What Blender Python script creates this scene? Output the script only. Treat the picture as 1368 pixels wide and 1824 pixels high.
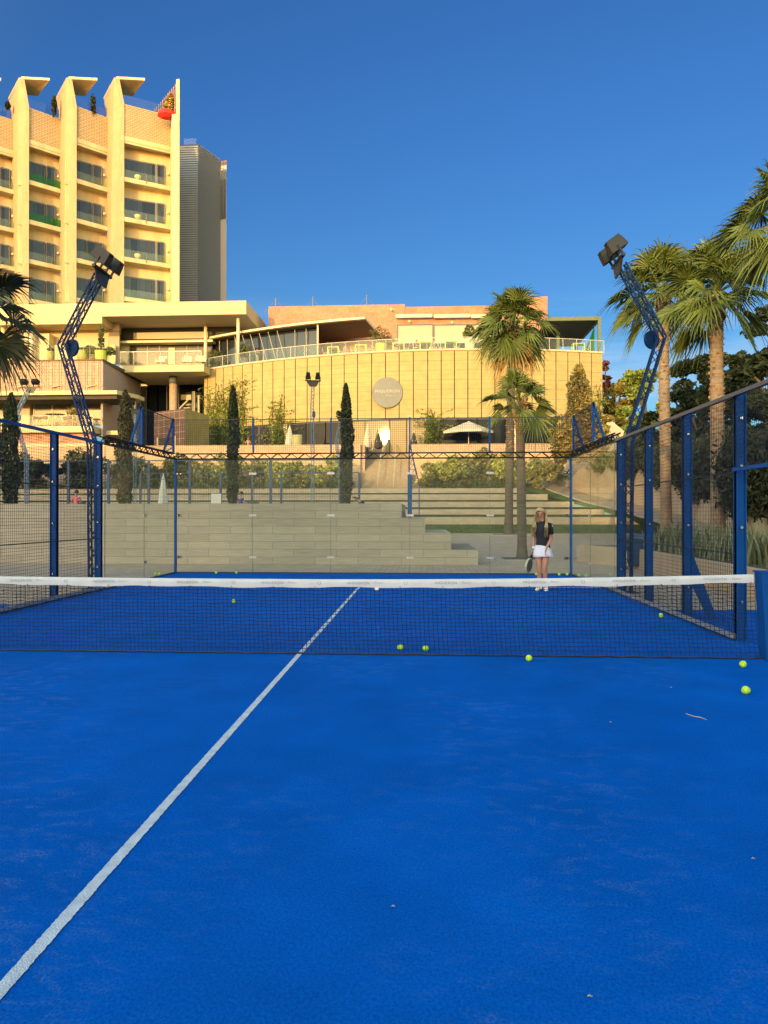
import bpy, bmesh, math, random
import numpy as np
from mathutils import Vector, Matrix
random.seed(7); RS = np.random.RandomState(11)
for _o in list(bpy.data.objects): bpy.data.objects.remove(_o)
SC = bpy.context.scene
COL = SC.collection
# ---------------------------------------------------------------- camera, sky, sun, exposure
FPX = 1241.0; YAW = math.atan(70/FPX); PIT = math.atan(5/FPX); EYE = 1.444
cam = bpy.data.cameras.new('camera'); cam_o = bpy.data.objects.new('camera', cam); COL.objects.link(cam_o)
cam_o.location = (0, 0, EYE); cam_o.rotation_euler = (math.radians(90)+PIT, 0, YAW)
cam.sensor_fit = 'VERTICAL'; cam.sensor_height = 24; cam.lens = 24*FPX/1824
cam.clip_start = .05; cam.clip_end = 3000
SC.camera = cam_o
SUN = Vector((-.369, -.932, .112)).normalized()
ELEV = math.asin(SUN.z)
SC.world = bpy.data.worlds.new('World'); SC.world.use_nodes = True
wn = SC.world.node_tree; wn.nodes.clear()
def wnode(t, **k):
    n = wn.nodes.new(t)
    for a, b in k.items(): setattr(n, a, b)
    return n
sky = wnode('ShaderNodeTexSky', sky_type='NISHITA', sun_disc=False)
sky.sun_elevation = ELEV; sky.sun_rotation = math.atan2(SUN.x, SUN.y)
sky.altitude = 100; sky.air_density = 1.0; sky.dust_density = .35; sky.ozone_density = 1.6
hsv = wnode('ShaderNodeHueSaturation'); hsv.inputs['Saturation'].default_value = 1.12
# a few thin clouds low over the horizon, part of the sky itself
tc = wnode('ShaderNodeTexCoord'); sx = wnode('ShaderNodeSeparateXYZ')
mp = wnode('ShaderNodeMapping'); mp.inputs['Scale'].default_value = (1.5, 1.5, 11)
nz = wnode('ShaderNodeTexNoise'); nz.inputs['Scale'].default_value = 3.2; nz.inputs['Detail'].default_value = 7
rp = wnode('ShaderNodeValToRGB'); rp.color_ramp.elements[0].position = .40; rp.color_ramp.elements[1].position = .62
rp2 = wnode('ShaderNodeValToRGB')
e = rp2.color_ramp.elements; e[0].position = .05; e[0].color = (1,1,1,1); e[1].position = .30; e[1].color = (0,0,0,1)
mul = wnode('ShaderNodeMath', operation='MULTIPLY'); mul2 = wnode('ShaderNodeMath', operation='MULTIPLY'); mul2.inputs[1].default_value = .75
mx = wnode('ShaderNodeMix', data_type='RGBA'); mx.inputs[7].default_value = (2.5, 2.8, 3.1, 1)
bg = wnode('ShaderNodeBackground'); wo = wnode('ShaderNodeOutputWorld')
L = wn.links.new
L(sky.outputs[0], hsv.inputs['Color']); L(tc.outputs['Generated'], mp.inputs[0]); L(tc.outputs['Generated'], sx.inputs[0])
L(mp.outputs[0], nz.inputs['Vector']); L(nz.outputs[0], rp.inputs[0]); L(sx.outputs[2], rp2.inputs[0])
L(rp.outputs[0], mul.inputs[0]); L(rp2.outputs[0], mul.inputs[1]); L(mul.outputs[0], mul2.inputs[0])
# the half of the sky round the low sun glows, the far half is deep blue
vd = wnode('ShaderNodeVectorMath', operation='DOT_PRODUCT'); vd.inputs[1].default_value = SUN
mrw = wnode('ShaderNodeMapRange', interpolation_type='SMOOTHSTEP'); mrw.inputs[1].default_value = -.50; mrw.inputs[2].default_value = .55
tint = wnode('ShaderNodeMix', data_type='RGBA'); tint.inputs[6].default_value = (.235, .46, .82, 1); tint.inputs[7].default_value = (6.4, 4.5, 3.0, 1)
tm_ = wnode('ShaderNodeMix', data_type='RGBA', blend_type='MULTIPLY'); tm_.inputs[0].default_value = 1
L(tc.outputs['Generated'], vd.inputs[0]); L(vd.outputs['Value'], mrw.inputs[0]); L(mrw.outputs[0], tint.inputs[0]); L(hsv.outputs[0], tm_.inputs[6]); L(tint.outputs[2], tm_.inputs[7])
rp3 = wnode('ShaderNodeValToRGB'); e3 = rp3.color_ramp.elements; e3[0].position = 0; e3[0].color = (1.12,.99,.74,1); e3[1].position = .5; e3[1].color = (1,1,1,1); L(sx.outputs[2], rp3.inputs[0])
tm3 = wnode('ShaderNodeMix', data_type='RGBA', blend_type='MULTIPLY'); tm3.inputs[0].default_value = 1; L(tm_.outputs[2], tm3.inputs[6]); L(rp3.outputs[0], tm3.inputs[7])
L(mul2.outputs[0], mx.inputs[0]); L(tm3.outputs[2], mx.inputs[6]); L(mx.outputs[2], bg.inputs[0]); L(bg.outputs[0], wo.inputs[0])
bg.inputs[1].default_value = .15
sl = bpy.data.lights.new('sun', 'SUN'); sl.energy = 2.1; sl.angle = math.radians(.6); sl.color = (1, .68, .26)
so = bpy.data.objects.new('sun', sl); COL.objects.link(so); so.rotation_euler = SUN.to_track_quat('Z', 'Y').to_euler(); so.location = (-30, -70, 40)
SC.view_settings.view_transform = 'Standard'; SC.view_settings.look = 'None'; SC.view_settings.gamma = 1
SC.view_settings.exposure = 1.0
SC.render.engine = 'CYCLES'
SC.cycles.max_bounces = 8; SC.cycles.transparent_max_bounces = 24; SC.cycles.caustics_reflective = False; SC.cycles.caustics_refractive = False
try: SC.cycles.use_denoising = True
except Exception: pass
# ---------------------------------------------------------------- survey helpers: turn a bearing read off the photo plus a distance into a point
def bear(u): return math.tan(math.atan((u-684)/FPX) - YAW)
def depth(x, y): return -x*math.sin(YAW) + y*math.cos(YAW)
def zat(v, Y, u=684):
    x = bear(u)*Y
    return EYE + (917-v)/FPX*depth(x, Y)
def at(u, v, Y): return (bear(u)*Y, Y, zat(v, Y, u))
# ---------------------------------------------------------------- materials
MATS = {}
def mat(name, col, rough=.7, metal=0., spec=.5, var=0., vscale=3., bump=0., bscale=40., col2=None, coat=0., stretch=None, island=0., emis=None):
    if name in MATS: return MATS[name]
    m = bpy.data.materials.new(name); m.use_nodes = True; MATS[name] = m
    nt = m.node_tree; b = nt.nodes['Principled BSDF']
    b.inputs['Base Color'].default_value = (*col, 1); b.inputs['Roughness'].default_value = rough
    b.inputs['Metallic'].default_value = metal; b.inputs['Specular IOR Level'].default_value = spec
    b.inputs['Coat Weight'].default_value = coat
    tcn = nt.nodes.new('ShaderNodeTexCoord'); src = tcn.outputs['Object']
    if stretch:
        mpn = nt.nodes.new('ShaderNodeMapping'); mpn.inputs['Scale'].default_value = stretch
        nt.links.new(src, mpn.inputs[0]); src = mpn.outputs[0]
    cur = None
    if var or col2:
        n = nt.nodes.new('ShaderNodeTexNoise'); n.inputs['Scale'].default_value = vscale; n.inputs['Detail'].default_value = 5
        nt.links.new(src, n.inputs['Vector'])
        r = nt.nodes.new('ShaderNodeValToRGB'); r.color_ramp.elements[0].position = .32; r.color_ramp.elements[1].position = .68
        c2 = col2 or tuple(min(1, c*(1+var)) for c in col); c1 = col if col2 else tuple(c*(1-var) for c in col)
        r.color_ramp.elements[0].color = (*c1, 1); r.color_ramp.elements[1].color = (*c2, 1)
        nt.links.new(n.outputs[0], r.inputs[0]); cur = r.outputs[0]
    if island:
        g = nt.nodes.new('ShaderNodeNewGeometry'); mr = nt.nodes.new('ShaderNodeMapRange')
        mr.inputs[3].default_value = 1-island; mr.inputs[4].default_value = 1+island
        nt.links.new(g.outputs['Random Per Island'], mr.inputs[0])
        h = nt.nodes.new('ShaderNodeHueSaturation')
        nt.links.new(mr.outputs[0], h.inputs['Value'])
        if cur: nt.links.new(cur, h.inputs['Color'])
        else: h.inputs['Color'].default_value = (*col, 1)
        cur = h.outputs[0]
    if cur: nt.links.new(cur, b.inputs['Base Color'])
    if bump:
        n2 = nt.nodes.new('ShaderNodeTexNoise'); n2.inputs['Scale'].default_value = bscale; n2.inputs['Detail'].default_value = 4
        nt.links.new(src, n2.inputs['Vector'])
        bp = nt.nodes.new('ShaderNodeBump'); bp.inputs['Strength'].default_value = bump; bp.inputs['Distance'].default_value = .02
        nt.links.new(n2.outputs[0], bp.inputs['Height']); nt.links.new(bp.outputs[0], b.inputs['Normal'])
    if emis:
        b.inputs['Emission Color'].default_value = (*emis[:3], 1); b.inputs['Emission Strength'].default_value = emis[3]
    return m
def brickmat(name, c1, c2, mortar, w, h, ms=.006, rough=.8, axes='XZ', offset=.5, var=.12, grain=None, bump=.3, rot=0.):
    """tiles, slabs or bricks laid in the given plane"""
    if name in MATS: return MATS[name]
    m = bpy.data.materials.new(name); m.use_nodes = True; MATS[name] = m
    nt = m.node_tree; b = nt.nodes['Principled BSDF']; b.inputs['Roughness'].default_value = rough
    tcn = nt.nodes.new('ShaderNodeTexCoord'); s = nt.nodes.new('ShaderNodeSeparateXYZ'); c = nt.nodes.new('ShaderNodeCombineXYZ')
    nt.links.new(tcn.outputs['Object'], s.inputs[0])
    nt.links.new(s.outputs['XYZ'.index(axes[0])], c.inputs[0]); nt.links.new(s.outputs['XYZ'.index(axes[1])], c.inputs[1])
    vec = c.outputs[0]
    if rot:
        mpn = nt.nodes.new('ShaderNodeMapping'); mpn.inputs['Rotation'].default_value = (0, 0, rot); nt.links.new(vec, mpn.inputs[0]); vec = mpn.outputs[0]
    bt = nt.nodes.new('ShaderNodeTexBrick'); bt.offset = offset
    bt.inputs['Color1'].default_value = (*c1, 1); bt.inputs['Color2'].default_value = (*c2, 1); bt.inputs['Mortar'].default_value = (*mortar, 1)
    bt.inputs['Scale'].default_value = 1; bt.inputs['Mortar Size'].default_value = ms; bt.inputs['Brick Width'].default_value = w; bt.inputs['Row Height'].default_value = h
    nt.links.new(vec, bt.inputs['Vector'])
    n = nt.nodes.new('ShaderNodeTexNoise'); n.inputs['Detail'].default_value = 6; n.inputs['Scale'].default_value = 1.6
    if grain:
        mpn = nt.nodes.new('ShaderNodeMapping'); mpn.inputs['Scale'].default_value = grain; nt.links.new(tcn.outputs['Object'], mpn.inputs[0]); nt.links.new(mpn.outputs[0], n.inputs['Vector'])
    else: nt.links.new(tcn.outputs['Object'], n.inputs['Vector'])
    mr = nt.nodes.new('ShaderNodeMapRange'); mr.inputs[1].default_value = .3; mr.inputs[2].default_value = .7; mr.inputs[3].default_value = 1-var; mr.inputs[4].default_value = 1+var
    nt.links.new(n.outputs[0], mr.inputs[0])
    h_ = nt.nodes.new('ShaderNodeHueSaturation'); nt.links.new(mr.outputs[0], h_.inputs['Value']); nt.links.new(bt.outputs[0], h_.inputs['Color'])
    nt.links.new(h_.outputs[0], b.inputs['Base Color'])
    bp = nt.nodes.new('ShaderNodeBump'); bp.inputs['Strength'].default_value = bump; bp.inputs['Distance'].default_value = .01; bp.invert = True
    nt.links.new(bt.outputs['Fac'], bp.inputs['Height']); nt.links.new(bp.outputs[0], b.inputs['Normal'])
    return m
def glassmat(name, tint=(.93, .97, .95), refl=.08, rough=.0, dust_haze=0., haze_col=(.8, .8, .75)):
    if name in MATS: return MATS[name]
    m = bpy.data.materials.new(name); m.use_nodes = True; MATS[name] = m
    nt = m.node_tree; nt.nodes.clear(); o = nt.nodes.new('ShaderNodeOutputMaterial')
    t = nt.nodes.new('ShaderNodeBsdfTransparent'); t.inputs[0].default_value = (*tint, 1)
    g = nt.nodes.new('ShaderNodeBsdfGlossy'); g.inputs['Roughness'].default_value = rough
    ge = nt.nodes.new('ShaderNodeNewGeometry'); dt = nt.nodes.new('ShaderNodeVectorMath'); dt.operation = 'DOT_PRODUCT'
    nt.links.new(ge.outputs['Normal'], dt.inputs[0]); nt.links.new(ge.outputs['Incoming'], dt.inputs[1])
    ab = nt.nodes.new('ShaderNodeMath'); ab.operation = 'ABSOLUTE'; nt.links.new(dt.outputs['Value'], ab.inputs[0])
    on = nt.nodes.new('ShaderNodeMath'); on.operation = 'SUBTRACT'; on.inputs[0].default_value = 1; nt.links.new(ab.outputs[0], on.inputs[1])
    pw = nt.nodes.new('ShaderNodeMath'); pw.operation = 'POWER'; pw.inputs[1].default_value = 5; nt.links.new(on.outputs[0], pw.inputs[0])
    ad = nt.nodes.new('ShaderNodeMath'); ad.operation = 'MULTIPLY_ADD'; ad.inputs[1].default_value = .5; ad.inputs[2].default_value = refl; ad.use_clamp = True
    x = nt.nodes.new('ShaderNodeMixShader'); nt.links.new(pw.outputs[0], ad.inputs[0]); nt.links.new(ad.outputs[0], x.inputs[0])
    nt.links.new(t.outputs[0], x.inputs[1]); nt.links.new(g.outputs[0], x.inputs[2]); last = x.outputs[0]
    if dust_haze:
        d = nt.nodes.new('ShaderNodeBsdfDiffuse'); d.inputs[0].default_value = (*haze_col, 1)  # diffuse film, both dust and a painted haze of reflected sky
        n = nt.nodes.new('ShaderNodeTexNoise'); n.inputs['Scale'].default_value = 2.2; n.inputs['Detail'].default_value = 8
        tcn = nt.nodes.new('ShaderNodeTexCoord'); nt.links.new(tcn.outputs['Object'], n.inputs['Vector'])
        mr = nt.nodes.new('ShaderNodeMapRange'); mr.inputs[3].default_value = dust_haze*.3; mr.inputs[4].default_value = dust_haze*1.7
        nt.links.new(n.outputs[0], mr.inputs[0])
        y = nt.nodes.new('ShaderNodeMixShader'); nt.links.new(mr.outputs[0], y.inputs[0]); nt.links.new(last, y.inputs[1]); nt.links.new(d.outputs[0], y.inputs[2]); last = y.outputs[0]
    nt.links.new(last, o.inputs[0])
    return m
# ---------------------------------------------------------------- mesh building
class MB:
    def __init__(s, off=(0, 0, 0)): s.v = []; s.f = []; s.o = off; s.sm = False
    def add(s, vs, fs):
        n = len(s.v); s.v += [(p[0]-s.o[0], p[1]-s.o[1], p[2]-s.o[2]) for p in vs]; s.f += [tuple(i+n for i in f) for f in fs]; return s
    def box(s, x0, x1, y0, y1, z0, z1):
        return s.add([(x0,y0,z0),(x1,y0,z0),(x1,y1,z0),(x0,y1,z0),(x0,y0,z1),(x1,y0,z1),(x1,y1,z1),(x0,y1,z1)],
                     [(3,2,1,0),(4,5,6,7),(0,1,5,4),(1,2,6,5),(2,3,7,6),(3,0,4,7)])
    def hexa(s, a):  # eight corners, bottom four then top four, counter-clockwise
        return s.add(a, [(3,2,1,0),(4,5,6,7),(0,1,5,4),(1,2,6,5),(2,3,7,6),(3,0,4,7)])
    def wall(s, p, q, z0, z1, t=.2, z0b=None, z1b=None):
        """upright slab from p to q (plan points), t thick away from its left-hand face"""
        p = Vector(p[:2]); q = Vector(q[:2]); d = (q-p).normalized(); n = Vector((-d.y, d.x))*t
        z0b = z0 if z0b is None else z0b; z1b = z1 if z1b is None else z1b
        return s.hexa([(p.x,p.y,z0),(q.x,q.y,z0b),(q.x+n.x,q.y+n.y,z0b),(p.x+n.x,p.y+n.y,z0),(p.x,p.y,z1),(q.x,q.y,z1b),(q.x+n.x,q.y+n.y,z1b),(p.x+n.x,p.y+n.y,z1)])
    def prism(s, pts, z0, z1):
        n = len(pts)
        return s.add([(p[0],p[1],z0) for p in pts]+[(p[0],p[1],z1) for p in pts],
                     [tuple(range(n-1,-1,-1)), tuple(range(n,2*n))]+[(i,(i+1)%n,n+(i+1)%n,n+i) for i in range(n)])
    def sheet(s, pts, thick):   # closed 3-D polygon given a thickness vector
        n = len(pts); t = Vector(thick)
        return s.add([tuple(p) for p in pts]+[tuple(Vector(p)+t) for p in pts],
                     [tuple(range(n-1,-1,-1)), tuple(range(n,2*n))]+[(i,(i+1)%n,n+(i+1)%n,n+i) for i in range(n)])
    def bar(s, a, b, w, h=None, up=(0,0,1), caps=True):
        a = Vector(a); b = Vector(b); h = h or w; d = (b-a)
        if d.length < 1e-6: return s
        d.normalize(); u = Vector(up)
        if abs(d.dot(u)) > .95: u = Vector((0,1,0))
        x = d.cross(u).normalized()*w/2; y = x.cross(d).normalized()*h/2
        vs = [a-x-y, a+x-y, a+x+y, a-x+y, b-x-y, b+x-y, b+x+y, b-x+y]
        fs = [(0,1,5,4),(1,2,6,5),(2,3,7,6),(3,0,4,7)] + ([(3,2,1,0),(4,5,6,7)] if caps else [])
        return s.add([tuple(p) for p in vs], fs)
    def tube(s, pts, rad, n=8, caps=True):
        pts = [Vector(p) for p in pts]; rads = rad if isinstance(rad, (list, tuple)) else [rad]*len(pts)
        vs = []; fs = []
        for i, p in enumerate(pts):
            d = (pts[min(i+1, len(pts)-1)]-pts[max(i-1, 0)]).normalized()
            u = Vector((0,0,1)) if abs(d.z) < .9 else Vector((0,1,0))
            x = d.cross(u).normalized(); y = x.cross(d)
            for k in range(n):
                a = 2*math.pi*k/n; q = p+(x*math.cos(a)+y*math.sin(a))*rads[i]; vs.append(tuple(q))
        for i in range(len(pts)-1):
            for k in range(n): fs.append((i*n+k, i*n+(k+1)%n, (i+1)*n+(k+1)%n, (i+1)*n+k))
        if caps: fs += [tuple(range(n-1,-1,-1)), tuple(range((len(pts)-1)*n, len(pts)*n))]
        return s.add(vs, fs)
    def lathe(s, c, prof, n=16, sx=1., sy=1.):
        vs = []; fs = []
        for r, z in prof:
            for k in range(n):
                a = 2*math.pi*k/n; vs.append((c[0]+r*sx*math.cos(a), c[1]+r*sy*math.sin(a), c[2]+z))
        m = len(prof)
        for i in range(m-1):
            for k in range(n): fs.append((i*n+k, i*n+(k+1)%n, (i+1)*n+(k+1)%n, (i+1)*n+k))
        fs += [tuple(range(n-1,-1,-1)), tuple(range((m-1)*n, m*n))]
        return s.add(vs, fs)
    def loft(s, rings, n=16):
        """rings of (cx,cy,cz,rx,ry)"""
        vs = []; fs = []
        for cx, cy, cz, rx, ry in rings:
            for k in range(n):
                a = 2*math.pi*k/n; vs.append((cx+rx*math.cos(a), cy+ry*math.sin(a), cz))
        m = len(rings)
        for i in range(m-1):
            for k in range(n): fs.append((i*n+k, i*n+(k+1)%n, (i+1)*n+(k+1)%n, (i+1)*n+k))
        fs += [tuple(range(n-1,-1,-1)), tuple(range((m-1)*n, m*n))]
        return s.add(vs, fs)
    def build(s, name, m, parent=None, smooth=False, bevel=0.):
        me = bpy.data.meshes.new(name); me.from_pydata(s.v, [], s.f); me.update()
        o = bpy.data.objects.new(name, me); COL.objects.link(o); me.materials.append(m)
        if parent is not None: o.parent = parent
        else: o.location = s.o
        if smooth: me.polygons.foreach_set('use_smooth', [True]*len(me.polygons))
        if bevel:
            bv = o.modifiers.new('bevel', 'BEVEL'); bv.width = bevel; bv.segments = 2; bv.limit_method = 'ANGLE'
        return o
def npmesh(name, V, F, m, parent=None, off=(0,0,0), smooth=False):
    """V (n,3) floats, F (k,c) ints"""
    V = np.asarray(V, dtype=np.float32)-np.asarray(off, dtype=np.float32); F = np.asarray(F, dtype=np.int32); c = F.shape[1]
    me = bpy.data.meshes.new(name); me.vertices.add(len(V)); me.vertices.foreach_set('co', V.ravel())
    me.loops.add(F.size); me.loops.foreach_set('vertex_index', F.ravel())
    me.polygons.add(len(F)); me.polygons.foreach_set('loop_start', np.arange(0, F.size, c, dtype=np.int32))
    me.update(calc_edges=True)
    if smooth: me.polygons.foreach_set('use_smooth', np.ones(len(F), dtype=bool))
    me.materials.append(m); o = bpy.data.objects.new(name, me); COL.objects.link(o)
    if parent is not None: o.parent = parent
    else: o.location = off
    return o
def tag(o, label=None, cat=None, group=None, kind=None):
    if label: o['label'] = label
    if cat: o['category'] = cat
    if group: o['group'] = group
    if kind: o['kind'] = kind
    return o
def thing(name, label, cat, loc=(0,0,0), rz=0, group=None):
    o = bpy.data.objects.new(name, None); o.empty_display_size = .1; COL.objects.link(o); o.location = loc; o.rotation_euler = (0,0,rz)
    return tag(o, label, cat, group)
def struct(o): o['kind'] = 'structure'; return o
def kids(o): return [c for c in bpy.data.objects if c.parent == o]
def dup(root, loc, rz=0, label=None, cat=None, group=None):
    r = root.copy(); COL.objects.link(r); r.location = loc; r.rotation_euler = (0,0,rz)
    if label: r['label'] = label
    if cat: r['category'] = cat
    if group: r['group'] = group
    for ch in kids(root):
        c = ch.copy(); COL.objects.link(c); c.parent = r
        for g in kids(ch):
            d = g.copy(); COL.objects.link(d); d.parent = c
    return r
def textmesh(name, s, size, m, parent, M, ext=.004, font_shear=0., spacing=1., off=0.):
    cu = bpy.data.curves.new(name, 'FONT'); cu.body = s; cu.size = size; cu.extrude = ext; cu.align_x = 'CENTER'; cu.align_y = 'CENTER'
    cu.shear = font_shear; cu.space_character = spacing; cu.offset = off
    t = bpy.data.objects.new(name, cu); COL.objects.link(t)
    dg = bpy.context.evaluated_depsgraph_get(); me = bpy.data.meshes.new_from_object(t.evaluated_get(dg)); bpy.data.objects.remove(t)
    me.name = name; me.transform(M); me.materials.clear(); me.materials.append(m)
    o = bpy.data.objects.new(name, me); COL.objects.link(o); o.parent = parent
    return o
# palette
BLUE = mat('blue_paint', (.0012, .062, .25), .5, spec=.15, var=.12, vscale=6)
BLUED = mat('dark_blue_paint', (.012, .026, .060), .42, var=.15, vscale=6)
GALV = mat('galvanised_steel', (.42, .43, .44), .45, metal=.7, var=.15, vscale=15)
WIRE = mat('blue_black_wire', (.006, .014, .034), .6, spec=.2)
BLACK = mat('black_plastic', (.012, .012, .014), .5)
CHROME = mat('bolt_steel', (.7, .7, .7), .25, metal=1)
CREAM = mat('cream_render', (.66, .54, .30), .85, var=.05, vscale=.6, bump=.1, bscale=12)
CREAMW = mat('pale_render', (.70, .61, .40), .85, var=.04, vscale=.5)
DARKIN = mat('dark_interior', (.02, .02, .022), .7, var=.3, vscale=.5)  # near-black colour stands in for the darkness of unlit rooms
GREY = mat('grey_render', (.12, .12, .115), .8, var=.1, vscale=1)
WHITE = mat('white_plastic', (.75, .75, .73), .5)
# ================================================================ GROUND AND COURT
def courtmat():
    m = bpy.data.materials.new('blue_turf'); m.use_nodes = True; nt = m.node_tree; b = nt.nodes['Principled BSDF']; N = nt.nodes.new; K = nt.links.new
    b.inputs['Roughness'].default_value = .95; b.inputs['Specular IOR Level'].default_value = .03
    t = N('ShaderNodeTexCoord')
    def noise(sc, det, st=None, dist=0):
        n = N('ShaderNodeTexNoise'); n.inputs['Scale'].default_value = sc; n.inputs['Detail'].default_value = det; n.inputs['Distortion'].default_value = dist
        if st:
            mp_ = N('ShaderNodeMapping'); mp_.inputs['Scale'].default_value = st; mp_.inputs['Rotation'].default_value = (0, 0, .25); K(t.outputs['Object'], mp_.inputs[0]); K(mp_.outputs[0], n.inputs['Vector'])
        else: K(t.outputs['Object'], n.inputs['Vector'])
        return n
    def ramp(src, p0, p1, c0, c1):
        r = N('ShaderNodeValToRGB'); r.color_ramp.elements[0].position = p0; r.color_ramp.elements[1].position = p1
        r.color_ramp.elements[0].color = (*c0, 1); r.color_ramp.elements[1].color = (*c1, 1); K(src, r.inputs[0]); return r.outputs[0]
    def mix(f, a, bb, mode='MIX'):
        x = N('ShaderNodeMix'); x.data_type = 'RGBA'; x.blend_type = mode; K(f, x.inputs[0]) if not isinstance(f, float) else setattr(x.inputs[0], 'default_value', f)
        K(a, x.inputs[6]); K(bb, x.inputs[7]) if not isinstance(bb, tuple) else setattr(x.inputs[7], 'default_value', (*bb, 1)); return x.outputs[2]
    base = ramp(noise(.55, 6).outputs[0], .3, .7, (.0003, .080, .39), (.0005, .099, .48))
    fn_ = noise(95, 8, (1, .8, 1)); fn_.inputs['Roughness'].default_value = .8
    fib = ramp(fn_.outputs[0], .34, .68, (.58, .62, .68), (2.3, 1.55, 1.38))
    mott = ramp(noise(2.2, 7).outputs[0], .3, .7, (.94, .94, .94), (1.07, 1.07, 1.07))
    c = mix(1.0, mix(1.0, base, mott, 'MULTIPLY'), fib, 'MULTIPLY')
    # sand brought up by shoes: pale broken scuffs in loose patches
    patch = ramp(noise(.55, 4, (1, .7, 1), .4).outputs[0], .44, .70, (0, 0, 0), (1, 1, 1))
    scuff = ramp(noise(6.5, 10, (1, 1.9, 1), .8).outputs[0], .50, .72, (0, 0, 0), (1, 1, 1))
    grain = ramp(noise(90, 2).outputs[0], .42, .62, (0, 0, 0), (1, 1, 1))
    f = mix(1.0, mix(1.0, patch, scuff, 'MULTIPLY'), grain, 'MULTIPLY')
    v = N('ShaderNodeMath'); v.operation = 'MULTIPLY'; v.inputs[1].default_value = .5; K(f, v.inputs[0])
    c = mix(v.outputs[0], c, (.16, .26, .48))
    # scattered single grains
    vo = N('ShaderNodeTexVoronoi'); vo.inputs['Scale'].default_value = 9; K(t.outputs['Object'], vo.inputs['Vector'])
    sp = ramp(vo.outputs['Distance'], .010, .018, (1, 1, 1), (0, 0, 0))
    sel = N('ShaderNodeSeparateXYZ'); K(vo.outputs['Color'], sel.inputs[0]); gt = N('ShaderNodeMath'); gt.operation = 'GREATER_THAN'; gt.inputs[1].default_value = .93; K(sel.outputs[0], gt.inputs[0])
    mm = N('ShaderNodeMath'); mm.operation = 'MULTIPLY'; K(sp, mm.inputs[0]); K(gt.outputs[0], mm.inputs[1])
    c = mix(mm.outputs[0], c, (.30, .36, .42))
    K(c, b.inputs['Base Color'])
    bp = N('ShaderNodeBump'); bp.inputs['Strength'].default_value = .35; bp.inputs['Distance'].default_value = .004; K(noise(260, 3, (1, .7, 1)).outputs[0], bp.inputs['Height']); K(bp.outputs[0], b.inputs['Normal'])
    return m
TURF = courtmat()
LINE = mat('line_paint', (.52, .58, .66), .9, var=.14, vscale=14, bump=.4, bscale=150)
PAVE = brickmat('clay_paving', (.50, .385, .29), (.42, .32, .24), (.22, .17, .13), .22, .11, .011, axes='XY', rot=.785, var=.14)
BANDP = mat('pale_paving_slab', (.36, .34, .30), .85, var=.08, vscale=2)
XL, XR, YB, YN = -6.15, 3.55, 17.0, 7.2
YS = [8.2, 9.8, 11.43, 13.05]
struct(MB((0,0,-.06)).box(-600, 600, -300, 1200, -.6, -.06).build('ground', mat('dry_earth', (.16, .13, .09), .95, var=.2, vscale=.2)))
# clay paving: level round the court, climbing gently to the lawn behind it
V = []; prof = [(-30,-.004),(0,-.004),(24,-.004),(30,.09),(36,.21),(42.2,.33)]
for y, z in prof: V += [(-30,y,z),(18,y,z)]
struct(npmesh('paving', V, [(2*i,2*i+1,2*i+3,2*i+2) for i in range(len(prof)-1)], PAVE))
def hsheet(name, x0, x1, y0, y1, z, m, n=1):
    return struct(npmesh(name, [(x0,y0,z),(x1,y0,z),(x1,y1,z),(x0,y1,z)], [(0,1,2,3)], m))
hsheet('court_surface', -9.5, 7.2, -6.0, 10.85, 0, TURF)
hsheet('court_surface', XL, XR, 10.85, YB, 0, TURF)
# service lines, with slightly ragged turf edges
def ragline(x0, x1, y0, y1, z=.004, n=60):
    vs = []; fs = []; lx = (x1-x0) > (y1-y0)
    for i in range(n+1):
        t = i/n; j = random.uniform(-.0022,.0022); k = random.uniform(-.0022,.0022)
        if lx: x = x0+(x1-x0)*t; vs += [(x,y0+j,z),(x,y1+k,z)]
        else: y = y0+(y1-y0)*t; vs += [(x1+k,y,z),(x0+j,y,z)]
    for i in range(n): fs.append((2*i,2*i+2,2*i+3,2*i+1))
    return vs, fs
v, f = ragline(-1.305, -1.255, .4, 14.0, n=1100); struct(npmesh('centre_line', v, f, LINE))
v, f = ragline(XL+.05, XR-.05, 13.98, 14.03, .0045, 120); struct(npmesh('service_line', v, f, LINE))
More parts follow.
